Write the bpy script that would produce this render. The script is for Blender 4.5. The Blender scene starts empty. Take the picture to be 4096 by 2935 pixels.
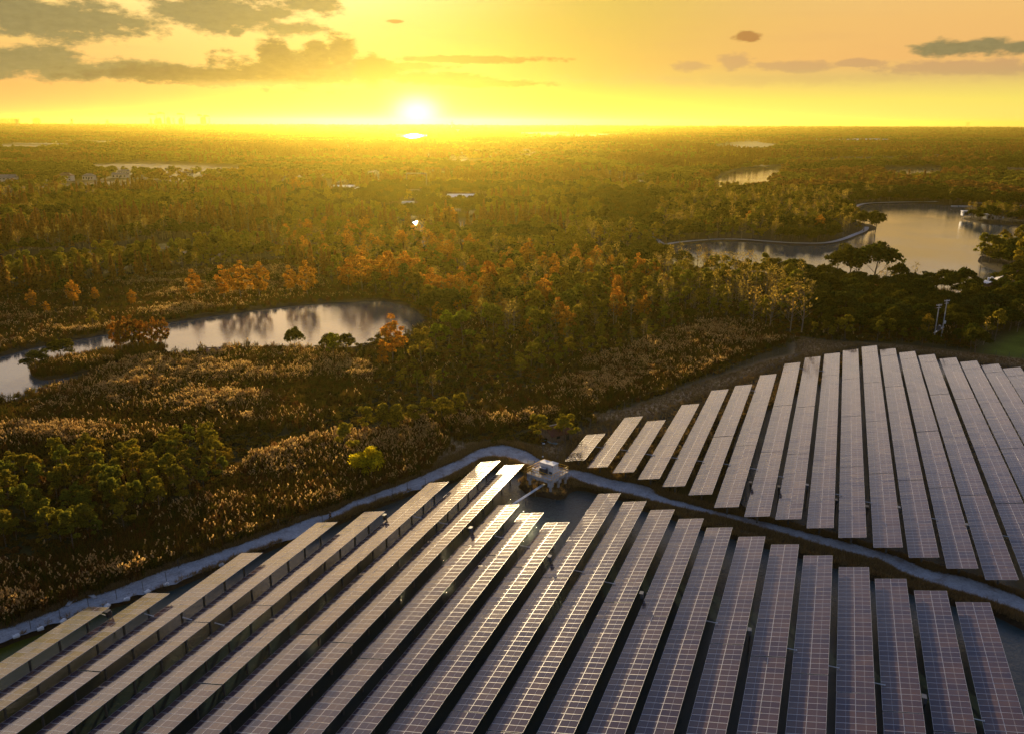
import bpy, bmesh, math, random
import numpy as np
from mathutils import Vector, Matrix, Euler
R = math.radians
rng = np.random.default_rng(7)
random.seed(7)
SC = bpy.context.scene
COL = SC.collection
def lin(c):
    return tuple(((v/255)/12.92 if v/255 <= .04045 else ((v/255+.055)/1.055)**2.4) for v in c)

# ------------------------------------------------------------------ camera
FPX, PITCH, ROLL, PHI, TILT = 815.346779, .291169, .003809, .375258, .218729
HCAM = 62.86
FW = np.array([0, math.cos(PITCH), -math.sin(PITCH)])
_u = np.array([0, math.sin(PITCH), math.cos(PITCH)]); _r = np.array([1., 0, 0])
RT = math.cos(ROLL)*_r + math.sin(ROLL)*_u
UP = -math.sin(ROLL)*_r + math.cos(ROLL)*_u
cam = bpy.data.cameras.new("Camera")
camo = bpy.data.objects.new("Camera", cam); COL.objects.link(camo)
camo.matrix_world = Matrix(((RT[0], UP[0], -FW[0], 0), (RT[1], UP[1], -FW[1], 0), (RT[2], UP[2], -FW[2], HCAM), (0, 0, 0, 1)))
cam.sensor_fit = 'HORIZONTAL'; cam.sensor_width = 36
cam.lens = FPX/1024*36
cam.clip_start = 1; cam.clip_end = 200000
SC.camera = camo

# ------------------------------------------------------------------ render settings
SC.render.engine = 'CYCLES'
cy = SC.cycles
cy.use_denoising = True
cy.max_bounces = 6; cy.diffuse_bounces = 2; cy.glossy_bounces = 3; cy.transmission_bounces = 3
cy.volume_bounces = 0; cy.transparent_max_bounces = 6
cy.sample_clamp_indirect = 4
cy.caustics_reflective = False; cy.caustics_refractive = False
SC.view_settings.view_transform = 'Standard'; SC.view_settings.look = 'None'
SC.view_settings.exposure = 0.6; SC.view_settings.gamma = 1

# ------------------------------------------------------------------ node helper
class NT:
    def __init__(s, tree): s.t = tree; s.n = tree.nodes; s.l = tree.links
    def node(s, typ, **kw):
        n = s.n.new(typ)
        for k, v in kw.items(): setattr(n, k, v)
        return n
    def put(s, sock, v):
        if isinstance(v, bpy.types.NodeSocket): s.l.new(v, sock)
        elif v is not None:
            if isinstance(v, (tuple, list)) and len(v) == 3 and sock.type == 'RGBA': v = (*v, 1)
            sock.default_value = v
    def m(s, op, a, b=None, c=None, clamp=False):
        n = s.node('ShaderNodeMath', operation=op, use_clamp=clamp)
        s.put(n.inputs[0], a)
        if b is not None: s.put(n.inputs[1], b)
        if c is not None: s.put(n.inputs[2], c)
        return n.outputs[0]
    def mix(s, f, a, b, blend='MIX'):
        n = s.node('ShaderNodeMix', data_type='RGBA', blend_type=blend)
        s.put(n.inputs[0], f); s.put(n.inputs[6], a); s.put(n.inputs[7], b)
        return n.outputs[2]
    def ramp(s, f, pts, interp='LINEAR'):
        n = s.node('ShaderNodeValToRGB'); cr = n.color_ramp; cr.interpolation = interp
        while len(cr.elements) < len(pts): cr.elements.new(.5)
        for e, (p, c) in zip(cr.elements, pts):
            e.position = p; e.color = (*c, 1) if len(c) == 3 else c
        s.put(n.inputs[0], f); return n.outputs[0]
    def noise(s, vec, scale, detail=3, rough=.5, dist=0):
        n = s.node('ShaderNodeTexNoise'); s.put(n.inputs['Vector'], vec)
        n.inputs['Scale'].default_value = scale; n.inputs['Detail'].default_value = detail
        n.inputs['Roughness'].default_value = rough; n.inputs['Distortion'].default_value = dist
        return n.outputs[0]
    def smooth(s, x, lo, hi, a=0., b=1.):
        n = s.node('ShaderNodeMapRange', interpolation_type='SMOOTHSTEP')
        s.put(n.inputs[0], x); n.inputs[1].default_value = lo; n.inputs[2].default_value = hi
        n.inputs[3].default_value = a; n.inputs[4].default_value = b
        return n.outputs[0]
    def vec(s, x, y, z):
        n = s.node('ShaderNodeCombineXYZ'); s.put(n.inputs[0], x); s.put(n.inputs[1], y); s.put(n.inputs[2], z)
        return n.outputs[0]

# ------------------------------------------------------------------ sun
SUN_AZ, SUN_EL = -6.6, 5.6        # degrees right of straight ahead, above the horizon
sl = bpy.data.lights.new("sun", 'SUN'); sl.energy = 5.0; sl.angle = R(.6); sl.color = (1, .74, .40)
so = bpy.data.objects.new("sun", sl); COL.objects.link(so)
sd = Vector((math.sin(R(SUN_AZ))*math.cos(R(SUN_EL)), math.cos(R(SUN_AZ))*math.cos(R(SUN_EL)), math.sin(R(SUN_EL))))
so.rotation_euler = sd.to_track_quat('Z', 'Y').to_euler()

# ------------------------------------------------------------------ sky
def px_dir(dx, dy):                # a point of the photograph (2268 px wide) as azimuth / elevation in degrees
    x, y = dx*.45150, dy*.45150
    d = FW + (x-512)/FPX*RT - (y-366.9)/FPX*UP
    d = d/np.linalg.norm(d)
    return math.degrees(math.atan2(d[0], d[1])), math.degrees(math.asin(d[2]))
W = bpy.data.worlds.new("World"); SC.world = W; W.use_nodes = True
w = NT(W.node_tree); w.n.clear()
tc = w.node('ShaderNodeTexCoord').outputs['Generated']
sx = w.node('ShaderNodeSeparateXYZ'); w.put(sx.inputs[0], tc)
X, Y, Z = sx.outputs
az = w.m('MULTIPLY', w.m('ARCTAN2', X, Y), 57.2958)
el = w.m('MULTIPLY', w.m('ARCSINE', Z), 57.2958)
elf = w.m('MULTIPLY', el, 1/20, clamp=True)
cr_ = w.ramp(elf, [(0, lin((250, 228, 122))), (.07, lin((246, 226, 108))), (.14, lin((224, 188, 116))), (.19, lin((238, 182, 112))), (.3, lin((240, 188, 114))), (.45, lin((236, 196, 126))), (.7, lin((232, 198, 160))), (1, lin((222, 190, 168)))])
cl_ = w.ramp(elf, [(0, lin((206, 168, 110))), (.04, lin((228, 180, 110))), (.1, lin((243, 178, 104))), (.15, lin((240, 186, 112))), (.25, lin((246, 198, 112))), (.45, lin((244, 212, 118))), (.7, lin((238, 208, 165))), (1, lin((222, 192, 170)))])
base = w.mix(w.smooth(az, -22, 10), cl_, cr_)
def gauss(ca, ce, wa, we):
    a = w.m('DIVIDE', w.m('SUBTRACT', az, ca), wa); b = w.m('DIVIDE', w.m('SUBTRACT', el, ce), we)
    q = w.m('ADD', w.m('MULTIPLY', a, a), w.m('MULTIPLY', b, b))
    return w.m('EXPONENT', w.m('MULTIPLY', q, -1))
fc = w.m('MULTIPLY', gauss(0.5, 9.5, 12.5, 8.5), 1.05, clamp=True)
base = w.mix(fc, base, (.56, .43, .07))
fl = w.m('MULTIPLY', gauss(-4.5, 0, 13, 2.6), .95, clamp=True)
base = w.mix(fl, base, (.40, .30, .07))
# high sky, out of view; lower band brightened for panels to mirror
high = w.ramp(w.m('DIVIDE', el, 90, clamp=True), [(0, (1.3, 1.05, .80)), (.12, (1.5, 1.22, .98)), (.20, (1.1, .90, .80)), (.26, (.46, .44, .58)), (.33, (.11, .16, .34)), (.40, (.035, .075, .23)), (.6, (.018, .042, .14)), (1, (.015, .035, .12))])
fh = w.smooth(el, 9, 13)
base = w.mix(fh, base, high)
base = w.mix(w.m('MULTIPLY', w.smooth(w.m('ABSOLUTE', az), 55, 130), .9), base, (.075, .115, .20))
glow = w.m('MULTIPLY', gauss(-15, 13.5, 14, 5.5), .95)  # unseen warm patch added to brighten reflections in panels and left pond
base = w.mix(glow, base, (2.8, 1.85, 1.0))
# clouds
nv = w.vec(w.m('MULTIPLY', az, .5), w.m('MULTIPLY', el, 1.15), 0)
n1 = w.noise(nv, .9, 7, .62)
n2 = w.noise(nv, 3.2, 5, .6)
n3 = w.noise(w.vec(w.m('MULTIPLY', az, .10), w.m('MULTIPLY', el, .9), 3.1), 1.0, 5, .6)
dd = w.m('ADD', w.m('MULTIPLY', w.m('SUBTRACT', n1, .5), 1.9), w.m('MULTIPLY', w.m('SUBTRACT', n2, .5), .6))
streak = w.m('MULTIPLY', w.smooth(n3, .5, .72), w.smooth(el, 2, 5, .0, .22))
def cloudlayer(lst, soft=.45):
    tot = None
    for (x, y, rx, ry) in lst:
        a0, e0 = px_dir(x, y); a = w.m('MULTIPLY', w.m('SUBTRACT', az, a0), 1/(rx*.0317)); b = w.m('MULTIPLY', w.m('SUBTRACT', el, e0), 1/(ry*.0317))
        q = w.m('SQRT', w.m('ADD', w.m('MULTIPLY', a, a), w.m('MULTIPLY', b, b)))
        v = w.m('SUBTRACT', 1.0, q)
        tot = v if tot is None else w.m('MAXIMUM', tot, v)
    return w.smooth(w.m('ADD', tot, dd), -.05, soft)
grey = cloudlayer([(110, 42, 240, 44), (480, 28, 170, 42), (640, 66, 80, 17), (700, 8, 70, 24), (525, 72, 22, 12), (50, 132, 150, 30), (330, 162, 330, 22), (660, 158, 175, 40), (605, 125, 38, 38), (708, 125, 34, 36), (752, 122, 36, 40), (2150, 106, 110, 18), (2262, 106, 50, 14)])
base = w.mix(w.m('MULTIPLY', streak, w.smooth(az, -18, -2, 1, .5)), base, lin((206, 158, 112)))
base = w.mix(w.m('MULTIPLY', grey, .95), base, w.mix(n2, lin((112, 108, 78)), lin((150, 140, 100))))
cum = cloudlayer([(665, 160, 200, 36), (600, 122, 42, 36), (705, 122, 38, 36), (752, 116, 40, 42), (820, 156, 75, 34), (420, 168, 240, 20), (930, 172, 110, 14)])
base = w.mix(w.m('MULTIPLY', cum, .9), base, w.mix(n2, (.07, .06, .04), (.24, .17, .09)))
pink = cloudlayer([(838, 152, 55, 32), (1040, 132, 210, 9), (905, 148, 90, 11), (985, 176, 130, 15), (1080, 186, 150, 9), (876, 48, 20, 4), (1655, 80, 36, 13)])
base = w.mix(w.m('MULTIPLY', pink, .8), base, (.34, .13, .05))
mauve = cloudlayer([(1627, 138, 42, 20), (1745, 148, 100, 12), (1905, 140, 60, 9), (1535, 148, 44, 14), (2160, 150, 190, 16)])
base = w.mix(w.m('MULTIPLY', mauve, .62), base, lin((182, 144, 112)))
band = cloudlayer([(1750, 178, 620, 17), (600, 188, 260, 12)], 1.0)
base = w.mix(w.m('MULTIPLY', band, .55), base, lin((208, 176, 112)))
# the sun's own glow through the haze near the horizon
g1 = gauss(-6.4, .55, 1.35, .95); g2 = gauss(-6.4, .6, 5.5, 3.4)
base = w.mix(g1, base, (1.8, 1.6, 1.1))
sc2 = w.m('MULTIPLY', g2, .22)
base = w.mix(1, base, w.vec(w.m('MULTIPLY', sc2, 1.0), w.m('MULTIPLY', sc2, .9), w.m('MULTIPLY', sc2, .2)), 'ADD')
base = w.mix(w.smooth(el, -8, -1.2, 1, 0), base, (.10, .08, .05))
nish = w.node('ShaderNodeTexSky', sky_type='NISHITA'); nish.sun_disc = False
nish.sun_elevation = R(SUN_EL); nish.sun_rotation = R(SUN_AZ)
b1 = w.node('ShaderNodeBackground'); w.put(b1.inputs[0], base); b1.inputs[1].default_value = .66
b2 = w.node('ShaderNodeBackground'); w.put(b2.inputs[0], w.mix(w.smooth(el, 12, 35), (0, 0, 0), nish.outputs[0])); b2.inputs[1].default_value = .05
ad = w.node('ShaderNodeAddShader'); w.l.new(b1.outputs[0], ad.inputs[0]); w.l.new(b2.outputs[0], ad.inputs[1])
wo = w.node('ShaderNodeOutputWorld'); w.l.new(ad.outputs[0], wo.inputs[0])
W.cycles.sampling_method = 'MANUAL'; W.cycles.sample_map_resolution = 512

# ------------------------------------------------------------------ geometry helpers
HX = 36/FPX
def at(px, py, z=0.):              # source pixel (4096 wide) -> point on the level z
    d = FW + (px/4-512)/FPX*RT - (py/4-366.9)/FPX*UP
    k = (z-HCAM)/d[2]
    return np.array([d[0]*k, d[1]*k, z])
def to_px(P):
    P = np.atleast_2d(P) - np.array([0, 0, HCAM]); z = P@FW
    z = np.where(z < 1, 1, z)
    return np.stack([4*(512+FPX*(P@RT)/z), 4*(366.9-FPX*(P@UP)/z)], -1)
U2 = np.array([math.sin(PHI), math.cos(PHI)]); V2 = np.array([math.cos(PHI), -math.sin(PHI)])
def crop(ox, oy, s): return lambda pts: [(ox+x*s, oy+y*s) for x, y in pts]
k5 = crop(2600, 480, .6596); k6 = crop(0, 1050, .6173); k7 = crop(1300, 1050, .6173); k8 = crop(2600, 1050, .6596)
k3 = crop(2600, 1300, .6596); k4 = crop(2600, 2000, .6596); k1 = crop(0, 1700, .76); k2 = crop(1300, 1700, .76)
m4 = crop(1300, 480, .6173); m3 = crop(0, 480, .6173); bl = crop(0, 2250, .4214)
disp = crop(0, 0, 1.806)
def world(pts, z=0.): return np.array([at(x, y, z)[:2] for x, y in pts])

def tag(o, label=None, cat=None, group=None, kind=None):
    if label: o['label'] = label
    if cat: o['category'] = cat
    if group: o['group'] = group
    if kind: o['kind'] = kind
    return o
def link(o, parent=None):
    COL.objects.link(o)
    if parent is not None: o.parent = parent
    return o
def empty(name, loc, rz=0.):
    o = bpy.data.objects.new(name, None); o.location = loc; o.rotation_euler = (0, 0, rz); o.empty_display_size = .3
    return link(o)
def mesh_np(name, V, F, mats, mi=None, smooth=False, attr=None):
    """V (n,3); F list of arrays with equal face size, or one array"""
    me = bpy.data.meshes.new(name)
    Fs = F if isinstance(F, list) else [F]
    Fs = [np.asarray(f, np.int32) for f in Fs if len(f)]
    V = np.asarray(V, np.float32)
    me.vertices.add(len(V)); me.vertices.foreach_set('co', V.ravel())
    loops = np.concatenate([f.ravel() for f in Fs]); sizes = np.concatenate([np.full(len(f), f.shape[1], np.int32) for f in Fs])
    me.loops.add(len(loops)); me.loops.foreach_set('vertex_index', loops)
    me.polygons.add(len(sizes)); st = np.concatenate([[0], np.cumsum(sizes)[:-1]]).astype(np.int32)
    me.polygons.foreach_set('loop_start', st); me.polygons.foreach_set('loop_total', sizes)
    if mi is not None: me.polygons.foreach_set('material_index', np.asarray(mi, np.int32))
    me.polygons.foreach_set('use_smooth', np.full(len(sizes), bool(smooth)))
    for m_ in (mats if isinstance(mats, (list, tuple)) else [mats]): me.materials.append(m_)
    if attr is not None:
        a = me.color_attributes.new('zone', 'FLOAT_COLOR', 'POINT'); a.data.foreach_set('color', attr.astype(np.float32).ravel())
    me.update(calc_edges=True); me.validate()
    return me
def obj(name, me, parent=None, loc=None, rot=None):
    o = bpy.data.objects.new(name, me)
    if loc is not None: o.location = loc
    if rot is not None: o.rotation_euler = rot
    return link(o, parent)

class MB:                           # mesh builder of boxes / tubes with material slots
    def __init__(s): s.V = []; s.F4 = []; s.F3 = []; s.m4 = []; s.m3 = []; s.n = 0
    def add(s, V, F, mi=0):
        V = np.asarray(V, float)
        for f in F:
            f = [i+s.n for i in f]
            if len(f) == 4: s.F4.append(f); s.m4.append(mi)
            elif len(f) == 3: s.F3.append(f); s.m3.append(mi)
            else:
                for k in range(1, len(f)-1): s.F3.append([f[0], f[k], f[k+1]]); s.m3.append(mi)
        s.V.append(V); s.n += len(V); return s
    def box(s, c, d, mi=0, rz=0., M=None):
        x, y, z = [v/2 for v in d]
        V = np.array([(a*x, b*y, e*z) for e in (-1, 1) for b in (-1, 1) for a in (-1, 1)])
        if M is not None: V = V@np.array(M.to_3x3()).T
        if rz: cc, ss = math.cos(rz), math.sin(rz); V = V@np.array([[cc, ss, 0], [-ss, cc, 0], [0, 0, 1]])
        return s.add(V+np.array(c), [(0, 2, 3, 1), (4, 5, 7, 6), (0, 1, 5, 4), (2, 6, 7, 3), (0, 4, 6, 2), (1, 3, 7, 5)], mi)
    def tube(s, a, b, r0, r1=None, n=6, mi=0, caps=True):
        a, b = np.array(a, float), np.array(b, float); r1 = r0 if r1 is None else r1
        d = b-a; d = d/(np.linalg.norm(d)+1e-9)
        h = np.array([1., 0, 0]) if abs(d[0]) < .8 else np.array([0, 1., 0])
        p = np.cross(d, h); p /= np.linalg.norm(p); q = np.cross(d, p)
        t = np.arange(n)*2*math.pi/n
        ring = np.outer(np.cos(t), p)+np.outer(np.sin(t), q)
        V = np.concatenate([a+ring*r0, b+ring*r1])
        F = [(i, (i+1) % n, n+(i+1) % n, n+i) for i in range(n)]
        if caps: F += [tuple(range(n))[::-1], tuple(range(n, 2*n))]
        return s.add(V, F, mi)
    def prism(s, poly, z0, z1, mi=0):
        n = len(poly); V = [(x, y, z0) for x, y in poly]+[(x, y, z1) for x, y in poly]
        return s.add(V, [tuple(range(n))[::-1], tuple(range(n, 2*n))]+[(i, (i+1) % n, n+(i+1) % n, n+i) for i in range(n)], mi)
    def mesh(s, name, mats, smooth=False):
        Fs = []; mi = []
        if s.F4: Fs.append(np.array(s.F4)); mi += s.m4
        if s.F3: Fs.append(np.array(s.F3)); mi += s.m3
        return mesh_np(name, np.concatenate(s.V), Fs, mats, mi, smooth)
    def obj(s, name, mats, parent=None, loc=None, rot=None, smooth=False):
        return obj(name, s.mesh(name, mats, smooth), parent, loc, rot)

def inside(P, poly):
    x, y = P[:, 0], P[:, 1]; r = np.zeros(len(P), bool); n = len(poly); j = n-1
    for i in range(n):
        xi, yi = poly[i]; xj, yj = poly[j]
        c = ((yi > y) != (yj > y)) & (x < (xj-xi)*(y-yi)/(yj-yi+1e-12)+xi)
        r ^= c; j = i
    return r
def sdist(P, poly):                 # + inside
    d = np.full(len(P), 1e18); n = len(poly)
    for i in range(n):
        a, b = poly[i], poly[(i+1) % n]; ab = b-a
        t = np.clip(((P-a)@ab)/(ab@ab+1e-12), 0, 1)
        q = P-(a+t[:, None]*ab); d = np.minimum(d, (q*q).sum(1))
    d = np.sqrt(d); return np.where(inside(P, poly), d, -d)
def dist_line(P, pts):
    d = np.full(len(P), 1e18)
    for a, b in zip(pts[:-1], pts[1:]):
        ab = b-a; t = np.clip(((P-a)@ab)/(ab@ab+1e-12), 0, 1); q = P-(a+t[:, None]*ab); d = np.minimum(d, (q*q).sum(1))
    return np.sqrt(d)
def spline(pts, k=4, closed=False):  # Catmull-Rom
    P = np.array(pts, float); n = len(P); out = []
    rngs = range(n) if closed else range(n-1)
    for i in rngs:
        if closed: p0, p1, p2, p3 = P[(i-1) % n], P[i], P[(i+1) % n], P[(i+2) % n]
        else: p0, p1, p2, p3 = P[max(i-1, 0)], P[i], P[i+1], P[min(i+2, n-1)]
        for t in np.arange(k)/k:
            out.append(.5*((2*p1)+(-p0+p2)*t+(2*p0-5*p1+4*p2-p3)*t*t+(-p0+3*p1-3*p2+p3)*t**3))
    if not closed: out.append(P[-1])
    return np.array(out)
_tab = rng.random((256, 256))
def vnoise(x, y):
    xi = np.floor(x).astype(int); yi = np.floor(y).astype(int); fx = x-xi; fy = y-yi
    fx = fx*fx*(3-2*fx); fy = fy*fy*(3-2*fy)
    g = lambda a, b: _tab[a & 255, b & 255]
    return (g(xi, yi)*(1-fx)+g(xi+1, yi)*fx)*(1-fy)+(g(xi, yi+1)*(1-fx)+g(xi+1, yi+1)*fx)*fy
def fbm(x, y, o=4):
    s = 0; a = .5; t = 0
    for k in range(o): s = s+a*vnoise(x*2**k+17.3*k, y*2**k+9.1*k); t += a; a *= .5
    return s/t

# ------------------------------------------------------------------ materials
def mat(name, col, rough=.7, metal=0., spec=.5, noise=None, bump=0., bscale=5., rnd=0.):
    m_ = bpy.data.materials.new(name); m_.use_nodes = True; t = NT(m_.node_tree)
    b = t.n['Principled BSDF']; b.inputs['Roughness'].default_value = rough; b.inputs['Metallic'].default_value = metal
    b.inputs['Specular IOR Level'].default_value = spec
    c = (*col, 1); geo = t.node('ShaderNodeNewGeometry').outputs['Position']
    out = None
    if noise:
        col2, sc, det = noise
        f = t.smooth(t.noise(geo, sc, det, .65), .35, .65)
        out = t.mix(f, col, col2)
    if rnd:
        oi = t.node('ShaderNodeObjectInfo').outputs['Random']
        v = t.m('MULTIPLY_ADD', oi, rnd*2, 1-rnd)
        out = t.mix(1, out if out is not None else col, t.vec(v, v, v), 'MULTIPLY')
    if out is not None: t.put(b.inputs['Base Color'], out)
    else: b.inputs['Base Color'].default_value = c
    if bump:
        bn = t.node('ShaderNodeBump'); bn.inputs['Strength'].default_value = bump; bn.inputs['Distance'].default_value = .1
        t.put(bn.inputs['Height'], t.noise(geo, bscale, 4, .6)); t.l.new(bn.outputs[0], b.inputs['Normal'])
    return m_
def leafmat(name, cols, trans=.4, isl=.5):
    """leaf material: colour differs from plant to plant and from leaf to leaf"""
    m_ = bpy.data.materials.new(name); m_.use_nodes = True; t = NT(m_.node_tree); t.n.clear()
    oi = t.node('ShaderNodeObjectInfo').outputs['Random']
    ge = t.node('ShaderNodeNewGeometry'); ri = ge.outputs['Random Per Island']
    n = len(cols); c = t.ramp(oi, [(i/max(1, n-1), cc) for i, cc in enumerate(cols)])
    v = t.m('MULTIPLY_ADD', ri, isl*2, 1-isl)
    c = t.mix(1, c, t.vec(v, v, v), 'MULTIPLY')
    d = t.node('ShaderNodeBsdfDiffuse'); t.put(d.inputs[0], c)
    tr = t.node('ShaderNodeBsdfTranslucent'); t.put(tr.inputs[0], t.mix(1, c, (1.5, 1.25, .6), 'MULTIPLY'))
    mx = t.node('ShaderNodeMixShader'); mx.inputs[0].default_value = trans
    t.l.new(d.outputs[0], mx.inputs[1]); t.l.new(tr.outputs[0], mx.inputs[2])
    o = t.node('ShaderNodeOutputMaterial'); t.l.new(mx.outputs[0], o.inputs[0])
    return m_
M = dict(
    bark=mat('bark', (.10, .075, .055), .9, noise=((.17, .13, .10), 3, 3)),
    palebark=mat('pale_bark', (.30, .24, .18), .9, noise=((.18, .14, .10), 3, 3)),
    steel=mat('galvanised_steel', (.42, .46, .52), .38, .85, noise=((.33, .37, .43), 2, 2)),
    alu=mat('aluminium', (.66, .67, .70), .32, .6),
    concrete=mat('concrete', (.55, .57, .61), .85, noise=((.33, .34, .36), 1.2, 4), bump=.2),
    pile=mat('weathered_pile', (.10, .10, .10), .9, noise=((.12, .12, .11), 2, 3)),
    white=mat('white_paint', (.80, .81, .83), .5, noise=((.70, .72, .75), 1.5, 3)),
    yellow=mat('yellow_paint', (.85, .45, .03), .45),
    dark=mat('dark_metal', (.03, .035, .045), .5, .3),
    grey=mat('grey_metal', (.13, .15, .18), .45, .4),
    redtile=mat('red_roof_tile', (.17, .055, .04), .85, noise=((.10, .04, .035), 1.5, 4), bump=.5, bscale=6),
    palewall=mat('pale_render', (.62, .58, .54), .85, noise=((.50, .46, .42), .7, 3)),
    greyroof=mat('grey_roof', (.22, .20, .20), .8, noise=((.15, .13, .13), .8, 3)),
    whiteroof=mat('pale_sheet_roof', (.62, .68, .78), .35, .2),
    glassdark=mat('dark_glass', (.02, .03, .04), .08),
    brick=mat('old_brick', (.20, .15, .13), .9, noise=((.12, .10, .08), 2, 4), bump=.4),
    wood=mat('old_timber', (.17, .12, .08), .9, noise=((.10, .07, .05), 3, 3)),
    blue=mat('blue_sheet', (.10, .28, .42), .5, noise=((.30, .42, .50), 2, 3)),
    pink=mat('weathered_pink_concrete', (.33, .17, .20), .85, noise=((.22, .12, .13), 1.5, 3)),
    skin=mat('skin', (.45, .26, .18), .6), cloth=mat('dark_cloth', (.02, .022, .028), .9), hair=mat('black_hair', (.01, .01, .01), .6),
    red=mat('red_paint', (.5, .03, .02), .5),
)
M['leaf_ever'] = leafmat('evergreen_leaf', [(.040, .058, .012), (.060, .075, .014), (.085, .080, .012), (.045, .065, .018)], .30)
M['leaf_orange'] = leafmat('autumn_leaf', [(.44, .22, .04), (.38, .20, .035), (.48, .26, .05), (.36, .16, .03)], .5, .6)
M['leaf_olive'] = leafmat('olive_leaf', [(.18, .18, .025), (.24, .20, .03), (.14, .17, .03), (.25, .18, .03)], .5)
M['leaf_brown'] = leafmat('brown_leaf', [(.22, .115, .034), (.16, .10, .03), (.26, .125, .034), (.13, .08, .026)], .5)
M['leaf_gold'] = leafmat('gold_leaf', [(.24, .17, .025), (.30, .19, .03)], .5)
M['leaf_rust'] = leafmat('rust_leaf', [(.28, .12, .03), (.20, .10, .03)], .5)
M['leaf_thin'] = leafmat('thin_leaf', [(.25, .18, .06), (.20, .17, .055), (.27, .21, .06)], .5)
M['leaf_hut'] = leafmat('yellowing_leaf', [(.26, .23, .03), (.20, .19, .03)], .5)
M['leaf_green'] = leafmat('fresh_leaf', [(.15, .22, .02), (.19, .22, .025), (.13, .18, .025)], .55)
M['leaf_yellow'] = leafmat('yellow_leaf', [(.50, .46, .03), (.52, .48, .03)], .6, .55)
M['leaf_shrub'] = leafmat('shrub_leaf', [(.10, .075, .02), (.075, .075, .018), (.15, .075, .026), (.13, .11, .022)], .4)
M['reed_stem'] = leafmat('reed_stem', [(.070, .072, .018), (.11, .065, .024), (.050, .062, .016), (.13, .055, .026)], .35)
M['reed_plume'] = leafmat('reed_plume', [(.40, .29, .16), (.52, .41, .26), (.24, .14, .07)], .5, .45)
M['drygrass'] = leafmat('dry_grass', [(.24, .18, .10), (.18, .12, .065), (.21, .165, .09)], .35)
M['dune'] = leafmat('vine_heap', [(.10, .06, .035), (.13, .075, .04)], .3)

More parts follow.
